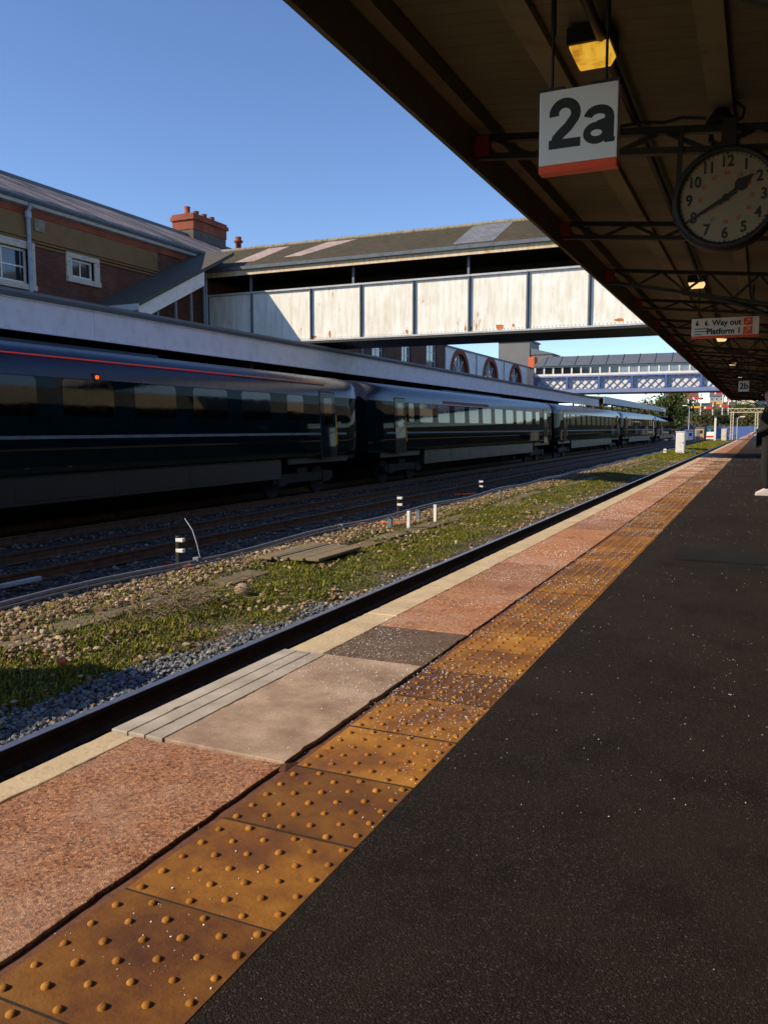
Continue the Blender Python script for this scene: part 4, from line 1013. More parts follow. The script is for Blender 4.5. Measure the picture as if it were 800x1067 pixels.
s3 = hung_sign('platform_sign', -.615, -.35, 24.4, 2.075, 2.36, 'small distant white platform sign reading 2b', .09, (.15,.85), red=False)
text_obj('lettering', '2b', MT['ink'], .215, (-.483, 24.398, 2.215), s3, .002, .006)
K4 = 12.5/18
def q4(x, z): return x*K4, 1.1+z*K4
s4 = hung_sign('direction_sign', -1.37*K4, -.13*K4, 12.5, 1.1+1.79*K4, 1.1+2.18*K4, 'long white direction sign pointing to Way out and Platform 1', .07, (.1,.9))
text_obj('lettering', 'Way out', MT['ink'], .15*K4, (-.45*K4, 12.498, 1.1+2.08*K4), s4, .002, .0035, 'RIGHT')
text_obj('lettering', 'Platform 1', MT['ink'], .15*K4, (-.45*K4, 12.498, 1.1+1.915*K4), s4, .002, .0035, 'RIGHT')
for z in (2.085, 1.915):
    q = MB().box(-.41*K4, -.25*K4, 12.492, 12.499, 1.1+(z-.072)*K4, 1.1+(z+.072)*K4).build('arrow_panel', MT['sign_red'], s4)
    def A(x0, z0, x1, z1): a.bar((x0*K4,12.49,1.1+(z+z0)*K4),(x1*K4,12.49,1.1+(z+z1)*K4),.006,.012,(0,1,0))
    a = MB(); A(-.375,-.04,-.30,.035); A(-.345,.04,-.29,.04); A(-.29,.045,-.29,-.015); a.build('arrow', MT['sign_white'], q)
ic = MB()     # two small pictograms and three lines of small print
def I(x0, x1, z0, z1): ic.box(x0*K4, x1*K4, 12.494, 12.499, 1.1+z0*K4, 1.1+z1*K4)
for x in (-1.26, -1.09):
    I(x-.03, x+.015, 2.04, 2.11); I(x-.012, x+.008, 2.115, 2.14); I(x+.02, x+.035, 2.04, 2.065)
for i, w in enumerate((.26,.30,.14)): I(-1.32, -1.32+w, 1.97-i*.055, 1.985-i*.055)
ic.build('pictograms', MT['ink'], s4)

# station clock
cx_, cy_, cz_ = -.245, 5.36, 2.435; CR = .266
ck_ = thing('station_clock', (cx_, cy_, cz_+CR+.1), 'round black-rimmed station clock showing twenty to two', 'clock')
cb = MB(); n = 48; prof = [(CR-.012,-.02),(CR,-.035),(CR+.022,-.03),(CR+.032,0.),(CR+.03,.10),(CR-.06,.15),(0.001,.155)]
vs = []; fs = []
for r_, dy in prof:
    for k in range(n): a = 2*math.pi*k/n; vs.append((cx_+r_*math.sin(a), cy_+dy, cz_+r_*math.cos(a)))
for i in range(len(prof)-1):
    for k in range(n): fs.append((i*n+k, i*n+(k+1)%n, (i+1)*n+(k+1)%n, (i+1)*n+k))
cb.add(vs, fs, True); cb.build('case', MT['black_iron'], ck_)
fc = MB(); fc.disc((cx_,cy_-.005,cz_),(0,1,0),CR-.004,.02,48); fco = fc.build('dial', MT['clock_face'], ck_)
def at_ang(deg, r): a = R(deg); return cx_+r*math.sin(a), cz_+r*math.cos(a)
for h in range(1, 13):
    x, z = at_ang(h*30, CR*.76); text_obj('numeral', str(h), MT['ink'], .086, (x, cy_-.0075, z), fco, .0015, .0022, sx=.86)
    x, z = at_ang(h*30, CR*.52); text_obj('small_numeral', str(h+12), MT['ink_red'], .030, (x, cy_-.0075, z), fco, .001, .0008, sx=.9)
tk = MB()
for i in range(60):
    x, z = at_ang(i*6, CR*.93); L_ = .006 if i % 5 == 0 else .0032
    tk.box(x-L_, x+L_, cy_-.0075, cy_-.005, z-L_, z+L_)
tk.build('minute_ticks', MT['ink'], fco)
def hand(deg, pts, y, name):
    a = R(deg); q = [(cx_+u*math.cos(a)+v*math.sin(a), cz_-u*math.sin(a)+v*math.cos(a)) for u, v in pts]
    MB().prism(q, 'y', y-.002, y+.001).build(name, MT['ink'], ck_)
hand(50, [(-.010,-.05),(.010,-.05),(.009,.065),(.033,.087),(.037,.109),(.024,.13),(.0,.187),(-.024,.13),(-.037,.109),(-.033,.087),(-.009,.065)], cy_-.012, 'hour_hand')
hand(240, [(-.010,-.06),(.010,-.06),(.010,.06),(.004,.249),(-.004,.249),(-.010,.06)], cy_-.017, 'minute_hand')
MB().disc((cx_,cy_-.021,cz_),(0,1,0),.02,.012,16).build('hub', MT['ink'], ck_)
hg = MB(); hg.box(cx_-.04, cx_+.04, cy_+.04, cy_+.12, cz_+CR+.02, 2.90); hg.bar((cx_-CR-.02,5.50,2.35),(cx_-CR-.005,5.50,2.92),.022,.03); hg.bar((cx_-CR-.02,5.50,2.40),(cx_-.2,5.44,2.40),.022,.02); hg.build('hanger', MT['black_iron'], ck_)
# bell-shaped loudspeaker and cabling above the clock
sp_ = thing('loudspeaker', (-.30, 5.53, 2.97), 'black bell-shaped loudspeaker with looping cable above the clock', 'loudspeaker')
MB().tube([(-.30,5.53,2.91),(-.30,5.53,2.925),(-.30,5.53,2.99),(-.30,5.53,3.0),(-.30,5.53,3.06)], [.085,.085,.04,.028,.028], 16).build('horn', MT['black_iron'], sp_)
MB().tube([(-.30,5.53,3.06),(-.26,5.53,3.03),(-.21,5.53,3.02),(-.17,5.53,2.98),(-.18,5.53,2.93),(-.24,5.53,2.915)], .010, 6).build('cable', MT['rubber'], sp_)
MB().disc((-.24,5.53,3.0),(0,0,1),.022,.04,10).build('plug', MT['rubber'], sp_)
wr = MB().tube([(-.9,5.53,2.98),(-.75,5.53,2.985),(-.62,5.53,2.965),(-.52,5.53,2.98),(-.38,5.53,2.955)], .010, 6).build('cable', MT['rubber'], sp_)
vp = MB(); vp.tube([(-.37,6.15,2.88),(-.37,6.15,3.04)], .016, 8); vp.tube([(-.37,6.15,3.04),(-.33,6.15,3.02),(-.32,6.15,2.96)], .008, 6); vp.disc((-.37,6.15,3.0),(0,0,1),.035,.05,12); tag(vp.build('cable_gland', MT['black_iron']), 'small dark cable fitting hanging under the canopy above the clock', 'fitting')

# ================================================================= TRACKSIDE THINGS
cp = MB(); pth = [(-7.15+.03*math.sin(y*.7), y, -.74+.025*math.sin(y*1.1)) for y in np.arange(-2, 80, .8)]; cp.tube(pth, .022, 8); cpo = cp.build('cable_pipe', MT['cable'])
tag(cpo, 'long pale grey cable pipe raised beside the middle track', 'pipe')
cp2 = MB(); cp2.tube([(x+.06, y, z-.035) for x, y, z in pth], .014, 6); cp2.build('thin_cable', MT['cable'], cpo)
for y in (5.0, 9.4, 13.8): MB().box(-7.19, -7.09, y-.05, y+.05, -.775, -.705).build('clip', MT['grey_steel'], cpo, .008)
for y, lab in ((16.1,'short blue-grey stake holding up the pipe, left of the pair'),(17.7,'short blue-grey stake holding up the pipe, right of the pair'),(24.3,'short grey stake under the pipe beyond the pair')):
    t = MB(); t.box(-7.21, -7.11, y-.03, y+.03, -1.1, -.77); o = t.build('pipe_stake', MT['grey_steel'], None, .008); tag(o, lab, 'stake', 'stakes of the cable pipe')
for x, y, lab in ((-6.62,15.85,'slim white post beside the left blue-grey stake'),(-6.62,17.4,'slim white post beside the right blue-grey stake')):
    o = MB().box(x-.035, x+.035, y-.035, y+.035, -1.1, -.62).build('marker_post', MT['white_paint'], None, .006); tag(o, lab, 'post', 'white marker posts')
def banded(x, y, z0, h, lab):
    t = thing('banded_post', (x, y, z0), lab, 'post', 'black posts with white plates')
    MB().box(x-.03, x+.03, y-.03, y+.03, z0, z0+h).build('post', MT['black_iron'], t, .005)
    for dz in (h-.06, h-.22): MB().box(x-.02, x+.11, y-.034, y+.034, z0+dz-.028, z0+dz+.028).build('plate', MT['white_paint'], t, .006)
banded(-7.95, 10.0, -1.1, .58, 'short black post with two white plates, nearest the camera'); banded(-8.05, 18.6, -1.1, .55, 'short black post with two white plates near the white posts'); banded(-8.4, 26.2, -1.1, .5, 'small black post with two white plates further along the shaded track')
hs = MB(); hs.tube([(-7.9,10.5,-1.08),(-7.93,10.5,-.9),(-8.0,10.52,-.7),(-8.1,10.55,-.5),(-8.28,10.6,-.33)], .007, 8); tag(hs.build('bent_wire', MT['pale_steel']), 'thin white curved wire sticking up beside the shaded track', 'wire')
tag(MB().box(-8.5,-7.95,10.3,10.38,-1.09,-1.0).build('red_block', MT['red_dark'], None, .01), 'low dull red block beside the bent white wire', 'block')
for a, c, lab in (((-8.5,16.1,-1.03),(-7.95,16.55,-1.02),'short orange-red rod lying by the shaded rail'),((-7.75,16.75,-1.03),(-7.0,17.1,-1.0),'longer bright orange rod lying on gravel by the white post'),((-8.9,25.1,-1.03),(-8.3,25.6,-1.02),'small red rod lying far along the track')):
    tag(MB().bar(a, c, .05, .05).build('point_rod', MT['orange_paint'], None, .01), lab, 'rod', 'orange rods on the ground')
tag(MB().box(-9.0,-8.93,7.2,8.3,-.99,-.93).build('steel_bar', MT['pale_steel'], None, .01), 'pale steel bar lying along the shaded rail', 'bar')
# cable trough: a line of concrete lids
ct = thing('cable_trough', (-6.6, 5, -1.05), 'line of mossy concrete trough lids running through the weeds', 'trough')
y = 3.2; x = -6.55
gaps = [(8.25,8.75),(9.8,12.8),(19.0,22.),(27.,30.),(36.,44.)]
while y < 60:
    if not any(a < y < b for a, b in gaps):
        zz = float(gz(np.array([-6.6]), np.array([y+.5]))[0])+.022
        dx = -.10*math.sin((y-3)*.35); j = random.uniform(-.02,.02)
        MB().hexa([(x+dx-.19+j,y,zz-.1),(x+dx+.19+j,y,zz-.1),(x+dx+.19,y+.98,zz-.1),(x+dx-.19,y+.98,zz-.1),(x+dx-.19+j,y,zz),(x+dx+.19+j,y,zz+random.uniform(-.015,.015)),(x+dx+.19,y+.98,zz),(x+dx-.19,y+.98,zz+random.uniform(-.015,.015))]).build('lid', MT['trough'], ct, .01)
    y += 1.0
bw = plain('board_wood', (.20,.15,.085), .85, .45, 4, 60, .5, dirt=(.07,.08,.03), dirt_amt=.6)
bo = thing('timber_board', (-6.75, 12, -.95), 'flat weathered brown board lying on the gravel', 'board')
for i in range(4): MB().box(-7.25+i*.26, -7.0+i*.26, 11.1+.05*i, 12.9-.04*i, -.985, -.94).build('plank', bw, bo, .008)
rk, rf_ = ico(); rk = rk*np.array([.15,.12,.11])*(1+rng.uniform(-.15,.15,(12,1))) + np.array([-5.95,8.75,-.96]); ro = np_mesh('boulder', rk, rf_, MT['rock'], None, True)
sd = ro.modifiers.new('sub','SUBSURF'); sd.levels = 2; sd.render_levels = 2
tag(ro, 'rounded tan boulder sitting in the weeds', 'rock')
ob = rng.uniform(-.12,.12,(12,1)); rk2 = ico()[0]*np.array([.055,.05,.045])*(1+ob) + np.array([-5.55,5.35,-.96]); tag(np_mesh('orange_stone', rk2, rf_, MT['orange_brick'], None, False), 'small orange brick fragment in the grass at left', 'rubble')
tw = MB()
for i in range(95):
    a = random.uniform(0, 6.28); x, y = random.gauss(-6.05,.33), random.gauss(7.6,.5); L_ = random.uniform(.2,.65); z = -.98+random.uniform(0,.14)
    tw.tube([(x,y,z),(x+L_*.5*math.cos(a),y+L_*.5*math.sin(a),z+random.uniform(.02,.14)),(x+L_*math.cos(a+.4),y+L_*math.sin(a+.4),z+random.uniform(-.04,.1))], [.006,.0045,.002], 4, False)
o = tw.build('dead_brush', MT['twig'], None, 0, False); tag(o, 'heap of dry dead twigs tangled in the weeds', 'brush')
# relay cabinets
def cabinet(x0, x1, y0, y1, z1, lab, m='white_paint'):
    t = thing('relay_cabinet', ((x0+x1)/2, y0, -1.1), lab, 'cabinet', 'trackside cabinets')
    MB().box(x0, x1, y0, y1, -1.1, z1).build('housing', MT[m], t, .02)
    MB().box(x0-.04, x1+.04, y0-.04, y1+.04, z1+.001, z1+.06).build('lid', MT[m], t, .01)
    d = MB().box(x0+.05, x1-.05, y0-.02, y0-.001, -.9, z1-.08).build('door', MT[m], t, .006)
    MB().box(x1-.14, x1-.11, y0-.05, y0-.021, -.2, -.05).build('handle', MT['black_iron'], d)
cabinet(-6.55,-5.85,74,75.1,.75,'tall white trackside cabinet standing in the grass strip beyond the posts')
cabinet(-6.1,-5.3,150,151,.95,'cream trackside cabinet far down the line beside the signals','cream_paint')
cabinet(-7.0,-6.25,2.4,4.2,.25,'grey cabinet added out of view to shade the near grass','grey_steel')  # unseen box added left of view to throw shade on the grass
for x, y, h, lab in ((-7.3,73.2,.35,'tiny white disc signal at the foot of the white cabinet'),(-5.3,76,.3,'tiny white stump right of the white cabinet')):
    t = MB(); t.box(x-.14, x+.14, y-.1, y+.1, -1.1, -1.1+h); t.disc((x,y-.12,-1.1+h),(0,1,0),.14,.12,12); tag(t.build('ground_signal', MT['white_paint'], None, .02), lab, 'signal', 'ground signals')

# ================================================================= FAR BACKGROUND
def semaphore(x, y, ztop, arms, lab):
    t = thing('semaphore_signal', (x, y, 3.2), lab, 'signal', 'semaphore signals on the bracket')
    MB().box(x-.09, x+.09, y-.09, y+.09, 3.25, ztop).build('doll_post', MT['white_paint'], t, .01)
    MB().tube([(x,y,ztop),(x,y,ztop+.12),(x,y,ztop+.5)], [.14,.10,.01], 8).build('finial', MT['red_paint'], t)
    for z, m, s, tilt in arms:
        a = MB(); L_ = 1.55; d = Vector((math.cos(tilt)*s, 0, math.sin(tilt)))
        p = Vector((x, y-.16, z)); a.bar(p-d*.1, p+d*L_, .05, .34, (0,0,1)); ao = a.build('arm', MT[m], t)
        MB().bar(p+d*(L_*.68)+Vector((0,-.03,0)), p+d*(L_*.84)+Vector((0,-.03,0)), .03, .345, (0,0,1)).build('stripe', MT['white_paint'] if m == 'red_paint' else MT['ink'], ao)
        MB().disc(p-d*.22+Vector((0,.0,0)), (0,-1,0), .17, .08, 12).build('spectacle', MT['black_iron'], ao)
YS = 150
br = thing('signal_bracket', (-7.1, YS, -1.1), 'white post with a railed bracket carrying the semaphore signals', 'signal bracket')
MB().box(-7.25, -6.95, YS-.15, YS+.15, -1.2, 3.1).build('main_post', MT['white_paint'], br)
b = MB(); b.box(-9.9, -5.0, YS-.5, YS+.5, 3.1, 3.22); b.build('platform', MT['black_iron'], br)
b = MB()
for x in np.arange(-9.9, -4.9, .7): b.bar((x,YS-.5,3.22),(x,YS-.5,4.2),.05,.05)
b.bar((-9.9,YS-.5,4.2),(-5,YS-.5,4.2),.05,.05); b.bar((-9.9,YS-.5,3.7),(-5,YS-.5,3.7),.04,.04); b.bar((-9.5,YS,3.1),(-7.2,YS,1.8),.1,.1); b.bar((-5.2,YS,3.1),(-7.,YS,1.8),.1,.1); b.build('railing', MT['black_iron'], br)
semaphore(-9.5, YS, 6.5, [(6.05,'red_paint',-1,.03),(4.6,'yellow_paint',-1,0.)], 'left semaphore signal with a red arm above a yellow arm')
semaphore(-7.6, YS, 5.2, [(4.5,'red_paint',-1,0.)], 'short middle semaphore signal with one red arm')
semaphore(-6.1, YS, 7.6, [(6.9,'red_paint',-1,0.),(5.2,'yellow_paint',-1,.05)], 'tallest semaphore signal with a red arm and a yellow arm')
semaphore(-5.2, YS, 5.6, [(4.75,'red_paint',-1,0.)], 'right semaphore signal with a single low red arm')
gn = thing('signal_gantry', (-3, 165, -1.2), 'cream lattice gantry spanning the line at the end of the platform', 'gantry')
for x in (-5.0, -.9):
    b = MB()
    for s in (-.2, .2): b.box(x+s-.06, x+s+.06, 164.9, 165.1, -1.2, 3.9)
    for k in range(8): b.bar((x-.2,165,-1+k*.6),(x+.2,165,-.4+k*.6),.05,.05)
    b.build('leg', MT['cream_paint'], gn)
b = MB(); b.box(-5.6,1.5,164.9,165.1,3.9,4.02); b.box(-5.6,1.5,164.9,165.1,4.55,4.67)
for k in range(12): b.bar((-5.5+k*.55,165,3.95 if k%2 else 4.6),(-4.95+k*.55,165,4.6 if k%2 else 3.95),.05,.06)
b.build('beam', MT['cream_paint'], gn)
def street_lamp(x, y, h, lab, s=1):
    t = thing('street_lamp', (x, y, -1.2), lab, 'lamp post', 'lamp posts far down the line')
    MB().tube([(x,y,-1.2),(x,y,h-.3),(x+.15*s,y,h-.05),(x+.6*s,y,h)], [.08,.06,.05,.05], 8).build('post', MT['pale_steel'], t)
    MB().box(min(x+.4*s,x+1.2*s), max(x+.4*s,x+1.2*s), y-.18, y+.18, h-.02, h+.16).build('lamp_head', MT['white_paint'], t, .03)
street_lamp(-3.9,158,3.0,'white lamp post with a white head under the cream gantry'); street_lamp(-14.2,140,4.1,'slim grey lamp post beside the nose of the train',-1)
street_lamp(-12.4,165,5.2,'thin tall pole with a lamp, left of the signals',-1)
tag(MB().box(-21, 4., 200, 201, -1.2, 1.45).build('blue_hoarding', MT['blue_paint']), 'long blue hoarding across the end of the line', 'fence')
def hut(x0, x1, y0, y1, z1, m, lab, name='site_cabin', roof='lead'):
    t = thing(name, ((x0+x1)/2, y0, -1.2), lab, 'cabin', 'cabins at the end of the line')
    MB().box(x0, x1, y0, y1, -1.2, z1).build('wall', MT[m], t, .03)
    MB().hexa([(x0-.1,y0-.1,z1+.001),(x1+.1,y0-.1,z1+.001),(x1+.1,y1+.1,z1+.001),(x0-.1,y1+.1,z1+.001),(x0+.2,y0-.1,z1+.22),(x1-.2,y0-.1,z1+.22),(x1-.2,y1+.1,z1+.22),(x0+.2,y1+.1,z1+.22)]).build('roof', MT[roof], t)
    MB().box(x0+.25, x0+.8, y0-.03, y0-.001, -1.1, z1-.35).build('door', MT['grey_steel'], t)
    MB().box(x1-.7, x1-.25, y0-.03, y0-.001, z1-.9, z1-.35).build('window', MT['pane'], t)
hut(-10.6,-9.1,155,158,1.05,'tan_paint','tan cabin at the end of the line, left of the signal post'); hut(-12.6,-11.0,157,160,.6,'blue_paint','small blue cabin beside the tan one')
hut(-8.7,-7.3,156,159,1.25,'teal_paint','dark teal hut behind the white signal post')
vn = thing('road_vehicle', (-7.7,152,-1.2), 'white vehicle with a red band parked by the signal post', 'van')
MB().prism([(151.2,-.8),(154.2,-.8),(154.2,.45),(152.2,.45),(151.2,-.1)], 'x', -8.5, -7.1).build('body', MT['white_paint'], vn, .05)
MB().box(-8.52,-7.08,151.15,154.22,-.45,-.2).build('red_band', MT['red_paint'], vn)
b = MB()
for x in (-8.4,-7.3):
    for y in (151.8,153.6): MB().disc((x,y,-.9),(1,0,0),.3,.15,14).build('wheel', MT['rubber'], vn)
# trees
def leaf_mesh(n, R_, H, seedv, size):
    rg_ = np.random.default_rng(seedv); ncl = 26
    cc = rg_.normal(size=(ncl,3)); cc /= np.linalg.norm(cc,axis=1,keepdims=True); cc *= rg_.uniform(.35,1.,(ncl,1))
    cc = cc*np.array([R_,R_,H*.5]); cr = rg_.uniform(.22,.42,ncl)*R_
    k = rg_.integers(0, ncl, n); P = cc[k] + rg_.normal(size=(n,3))*cr[k][:,None]*np.array([.6,.6,.5])
    a = rg_.normal(size=(n,3)); a /= np.linalg.norm(a,axis=1,keepdims=True); b = np.cross(a, rg_.normal(size=(n,3))); b /= np.linalg.norm(b,axis=1,keepdims=True)
    s = size*rg_.uniform(.6,1.3,(n,1)); a = a*s; b = b*s*.6
    V = np.stack([P-a, P+b, P+a, P-b], 1).reshape(-1,3); F = np.arange(n*4).reshape(-1,4); return V, F
crowns = []
for i in range(4): crowns.append(leaf_mesh(5200, 1., 1.7, 40+i, .07))
def tree(x, y, z0, r, h, k, lab, m='leaf'):
    t = thing('tree', (x, y, z0), lab, 'tree', 'trees beyond the line')
    V, F = crowns[k]; np_mesh('crown', V*np.array([r,r,h*.48])+np.array([0,0,h*.58]), F, MT[m], t)
    b = MB(); b.tube([(x,y,z0-.3),(x+.1,y,z0+h*.3),(x,y,z0+h*.6)], [.22,.16,.07], 8)
    for q in range(5):
        a = q*1.3; b.tube([(x,y,z0+h*(.25+.06*q)),(x+r*.55*math.cos(a),y+r*.55*math.sin(a),z0+h*(.5+.06*q))], [.09,.03], 5)
    b.build('trunk', MT['trunk'], t)
tz = lambda x, y: float(far_z(np.array([float(x)]), np.array([float(y)]))[0])
TR = [(-18.4,196,4.1,11.3,0,'leaf','broad dark green tree right above the nose of the train'),(-25.,205,4.,8.5,1,'leaf_olive','olive tree left of the broad green one'),(-31,204,4.,7.5,2,'leaf','round tree behind the far canopy end'),
      (-14.5,240,3.,6.,3,'leaf_olive','small olive tree between the broad tree and the signals'),(-11.5,245,3.,6.5,0,'leaf','green tree behind the left signal'),(-8.,250,3.2,6.,1,'leaf_olive','olive tree behind the middle signals'),
      (-5.,255,3.,7.5,2,'leaf','green tree right behind the tallest signal'),(-3.2,232,2.6,5.5,3,'leaf_olive','low olive tree seen under the cream gantry'),(-.8,236,2.6,6.5,1,'leaf','green tree at the right end of the gantry'),
      (1.5,225,3.,8.5,0,'leaf_olive','tree at the right edge behind the walking person'),(4.8,230,3.5,10.,2,'leaf','tall green tree beyond the platform end'),(-39,215,4.5,9.,3,'leaf_olive','olive tree far to the left behind the station')]
for x, y, r, h, k, m, lab in TR: tree(x, y, tz(x, y), r, h, k, lab, m)
# hedge line
rg_ = np.random.default_rng(3); n = 16000; X = rg_.uniform(-26, 8, n); Yv = rg_.uniform(203, 222, n); Zv = np.array(far_z(X, Yv))+rg_.random(n)**1.3*(2.6+1.6*np.array([mnoise.noise((x*.35,y*.3,0)) for x, y in zip(X, Yv)]))
a = rg_.normal(size=(n,3))*.22; b = rg_.normal(size=(n,3))*.18; P = np.stack([X,Yv,Zv],1)
o = np_mesh('scrub', np.stack([P-a,P+b,P+a,P-b],1).reshape(-1,3), np.arange(n*4).reshape(-1,4), MT['leaf_olive']); tag(o, 'tangled olive scrub on the bank behind the hoarding', 'scrub', kind='stuff')
def house(x, y, w, d, hh, wall, lab, roof='roof_tile'):
    z = tz(x, y)-1.2; t = thing('house', (x, y, z), lab, 'house', 'houses on the hill')
    MB().box(x-w/2, x+w/2, y, y+d, z, z+hh).build('wall', MT[wall], t)
    rf = MB().prism([(y-.3,z+hh),(y+d+.3,z+hh),(y+d/2,z+hh+d*.4)], 'x', x-w/2-.2, x+w/2+.2).build('roof', MT[roof], t)
    MB().box(x-w*.4, x-w*.4+.7, y+d*.35, y+d*.55, z+hh+.3, z+hh+d*.4+1.).build('chimney', MT['brick_red'], rf)
    for i in range(3):
        for zz in (.6, hh*.58):
            xx = x-w/2+w*(i+.5)/3; f = MB().box(xx-.45, xx+.45, y-.06, y-.001, z+zz, z+zz+1.2).build('window', MT['white_paint'], t)
            MB().box(xx-.36, xx+.36, y-.07, y-.061, z+zz+.1, z+zz+1.1).build('pane', MT['pane'], f)
house(-5.2,312,5.6,7,6.2,'cream_paint','cream house on the hill at the end of the canopy','lead'); house(-24.5,330,4.5,6,3.8,'white_render','white house with a red roof left of the signals')
house(-16.2,345,5,6,3.6,'far_wall','grey-walled house with a dark roof behind the left signal','lead'); house(-11.2,360,4.5,6,3.4,'white_render','pale house with a dull red roof behind the signals, higher up')
house(-29.,310,6,7,5.5,'brick_red','red brick house on the hill at left','lead'); house(1.8,320,6,7,6.,'white_render','white house on the hill behind the person','lead')

# ================================================================= PERSON at the right edge
pr = thing('person', (.12, 14.9, 0.), 'person in dark clothes and white trainers standing at the right edge', 'person')
def skin_body(name, pts, edges, radii, m, parent, sub=2):
    off = wl(parent); me = bpy.data.meshes.new(name)
    me.from_pydata([tuple(Vector(p)-off) for p in pts], edges, []); o = bpy.data.objects.new(name, me); link(o, parent)
    sk_ = o.modifiers.new('skin','SKIN'); me.skin_vertices[0].data[0].use_root = True
    for i, r in enumerate(radii): me.skin_vertices[0].data[i].radius = (r, r) if not isinstance(r, tuple) else r
    s = o.modifiers.new('sub','SUBSURF'); s.levels = sub; s.render_levels = sub; sk_.use_smooth_shade = True
    me.materials.append(m); return o
px_, py_ = .12, 14.9     # faces -X, towards the track
def pp_(f, s, z): return (px_-f, py_+s, z)     # f forward, s sideways
# bare figure: head, neck, hands joined by the hidden arms and trunk
pts = [pp_(0,0,.98), pp_(0,0,1.2), pp_(-.01,0,1.40), pp_(0,0,1.50), pp_(.03,0,1.60), pp_(.03,0,1.70),
       pp_(0,-.17,1.42), pp_(-.03,-.23,1.14), pp_(.20,-.20,1.03), pp_(0,.17,1.42), pp_(-.04,.24,1.13), pp_(.10,.24,.92),
       pp_(.0,-.09,.94), pp_(.04,-.10,.50), pp_(.0,-.10,.09), pp_(.0,.09,.94), pp_(-.02,.10,.50), pp_(-.12,.10,.09)]
edges = [(0,1),(1,2),(2,3),(3,4),(4,5),(2,6),(6,7),(7,8),(2,9),(9,10),(10,11),(0,12),(12,13),(13,14),(0,15),(15,16),(16,17)]
rad = [(.15,.11),(.14,.10),(.15,.10),.055,(.085,.075),(.095,.08),.06,.042,.028,.06,.042,.028,.085,.055,.04,.085,.055,.04]
body = skin_body('body', pts, edges, rad, MT['skin'], pr)
def cloth(name, idx, ed, grow, m):
    P_ = [pts[i] for i in idx]; E_ = [(idx.index(a), idx.index(c)) for a, c in ed]
    rr_ = [tuple(q*grow+.012 for q in rad[i]) if isinstance(rad[i], tuple) else rad[i]*grow+.014 for i in idx]
    return skin_body(name, P_, E_, rr_, m, pr)
cloth('jacket', [0,1,2,6,7,8,9,10,11], [(0,1),(1,2),(2,6),(6,7),(7,8),(2,9),(9,10),(10,11)], 1.22, MT['cloth_navy'])
cloth('trousers', [0,12,13,14,15,16,17], [(0,12),(12,13),(13,14),(0,15),(15,16),(16,17)], 1.2, MT['cloth_black'])
hp = [pp_(.0,0,1.60), pp_(-.02,0,1.72), pp_(-.06,0,1.66)]; skin_body('hair', hp, [(0,1),(1,2)], [.06,.088,.075], MT['hair'], pr)
for s in (-.032,.032): MB().dome((px_-.125, py_+s, 1.655), .012, .01, 8, 2).build('eye', MT['ink'], pr)
skin_body('nose', [pp_(.115,0,1.655), pp_(.138,0,1.628), pp_(.118,0,1.618)], [(0,1),(1,2)], [.012,.015,.012], MT['skin'], pr, 1)
for (w_, dr) in ((pp_(.20,-.20,1.03), 1), (pp_(.10,.24,.92), 0)):
    w_ = Vector(w_); d = Vector((-.9,0,-.25)).normalized() if dr else Vector((-.35,0,-.95)).normalized(); sd_ = Vector((0,1,0)); dn = d.cross(sd_)
    hpnt = [w_, w_+d*.045, w_+d*.085]; E_ = [(0,1),(1,2)]; rr_ = [(.028,.022),(.040,.020),(.040,.017)]
    for k, (o_, L_) in enumerate(((-.030,.066),(-.010,.078),(.010,.073),(.030,.056))):
        b0 = len(hpnt); q0 = w_+d*.085+sd_*o_; hpnt += [q0, q0+d*L_*.5+dn*.012, q0+d*L_*.85+dn*.045]; E_ += [(2,b0),(b0,b0+1),(b0+1,b0+2)]; rr_ += [.0095,.009,.0075]
    b0 = len(hpnt); q0 = w_+d*.03-sd_*.035; hpnt += [q0, q0+d*.035-sd_*.022+dn*.01, q0+d*.06-sd_*.022+dn*.03]; E_ += [(1,b0),(b0,b0+1),(b0+1,b0+2)]; rr_ += [.012,.0105,.009]
    skin_body('hand', hpnt, E_, rr_, MT['skin'], pr, 1)
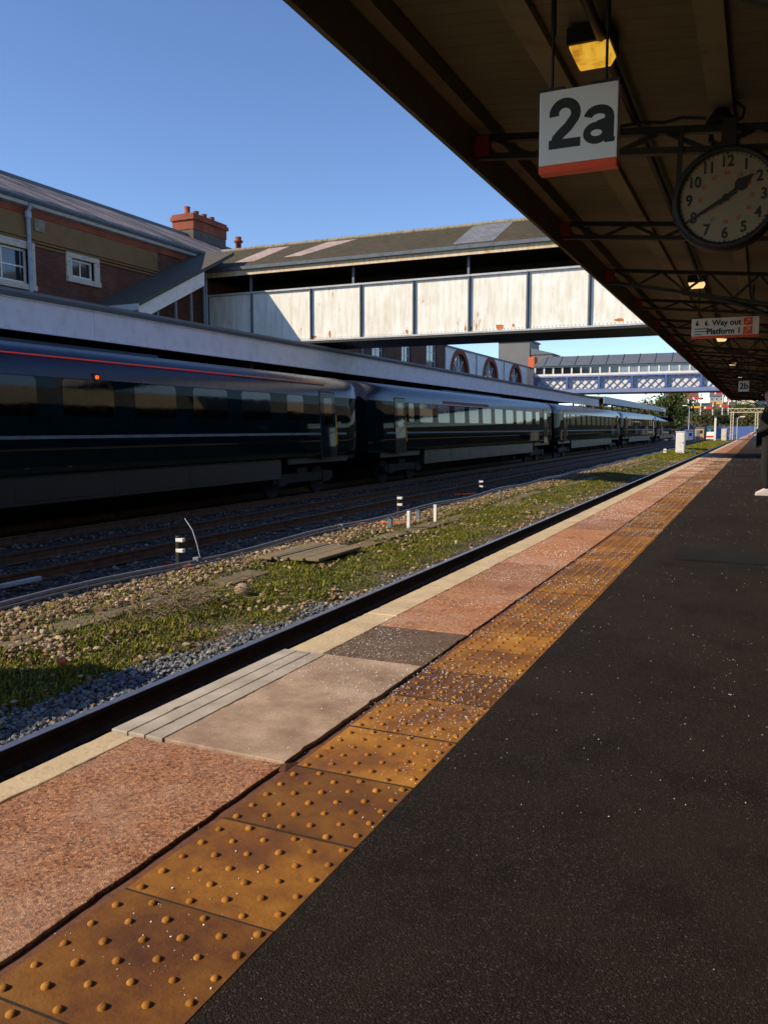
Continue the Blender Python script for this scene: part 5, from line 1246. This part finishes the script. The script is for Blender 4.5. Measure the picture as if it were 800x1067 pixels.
for f_, s_ in ((0.,-.10),(-.12,.10)):
    sh = MB()
    q = [(-.085,.0),(.16,.0),(.178,.022),(.165,.05),(.10,.075),(.045,.12),(-.065,.12),(-.09,.06)]
    n = len(q); vs = []
    for s, kk in ((-.045,.8),(-.035,1.),(.035,1.),(.045,.8)):
        vs += [pp_(f_+a*(1 if abs(s) < .04 else .97), s_+s*(1.0 if a < .1 else .95), .016+z*(1 if abs(s) < .04 else .75)) for a, z in q]
    fs = [tuple(range(n-1,-1,-1)), tuple(range(3*n,4*n))]+[(i*n+k, i*n+(k+1)%n, (i+1)*n+(k+1)%n, (i+1)*n+k) for i in range(3) for k in range(n)]
    sh.add(vs, fs, True); so = sh.build('shoe', MT['shoe'], pr); sm_ = so.modifiers.new('s','SUBSURF'); sm_.levels = 1; sm_.render_levels = 2
    b = MB(); b.box(px_-f_-.178, px_-f_+.09, py_+s_-.042, py_+s_+.042, .004, .026); b.build('sole', MT['sole'], so, .012)

# ================================================================= LIGHT, CAMERA
AZ = 42.; EL = 33.                     # sun direction of travel: AZ from +X towards +Y; elevation
sv = Vector((-math.cos(R(AZ))*math.cos(R(EL)), -math.sin(R(AZ))*math.cos(R(EL)), math.sin(R(EL))))
sd_ = bpy.data.lights.new('sun', 'SUN'); sd_.energy = 5.; sd_.angle = R(.5); sd_.color = (1., .84, .61)
so = bpy.data.objects.new('sun', sd_); link(so); so.rotation_euler = sv.to_track_quat('Z', 'Y').to_euler(); so.location = (-20,-20,30)
w = bpy.data.worlds.new('World'); scene.world = w; w.use_nodes = True; nt = w.node_tree
sky = nt.nodes.new('ShaderNodeTexSky'); sky.sky_type = 'NISHITA'; sky.sun_disc = False; sky.sun_elevation = R(EL); sky.sun_rotation = math.atan2(sv.x, sv.y) % (2*math.pi)
sky.air_density = 1.0; sky.dust_density = .12; sky.ozone_density = 3.0; sky.altitude = 1200.
bg = nt.nodes['Background']; hs_ = nt.nodes.new('ShaderNodeHueSaturation'); hs_.inputs['Saturation'].default_value = 1.08; hs_.inputs['Hue'].default_value = .507; nt.links.new(sky.outputs[0], hs_.inputs['Color']); nt.links.new(hs_.outputs[0], bg.inputs['Color']); bg.inputs['Strength'].default_value = .15
cd = bpy.data.cameras.new('camera'); cam = bpy.data.objects.new('camera', cd); link(cam); scene.camera = cam
cam.location = (0, 0, 1.1); cd.sensor_fit = 'VERTICAL'; cd.sensor_height = 36.; cd.lens = 862/1067*36.; cd.clip_start = .05; cd.clip_end = 4000
cam.rotation_euler = (R(90-5.796), 0, R(24.398))
vs_ = scene.view_settings; vs_.view_transform = 'Standard'; vs_.look = 'None'; vs_.exposure = .30; vs_.gamma = 1.
scene.render.resolution_x = 767; scene.render.resolution_y = 1024
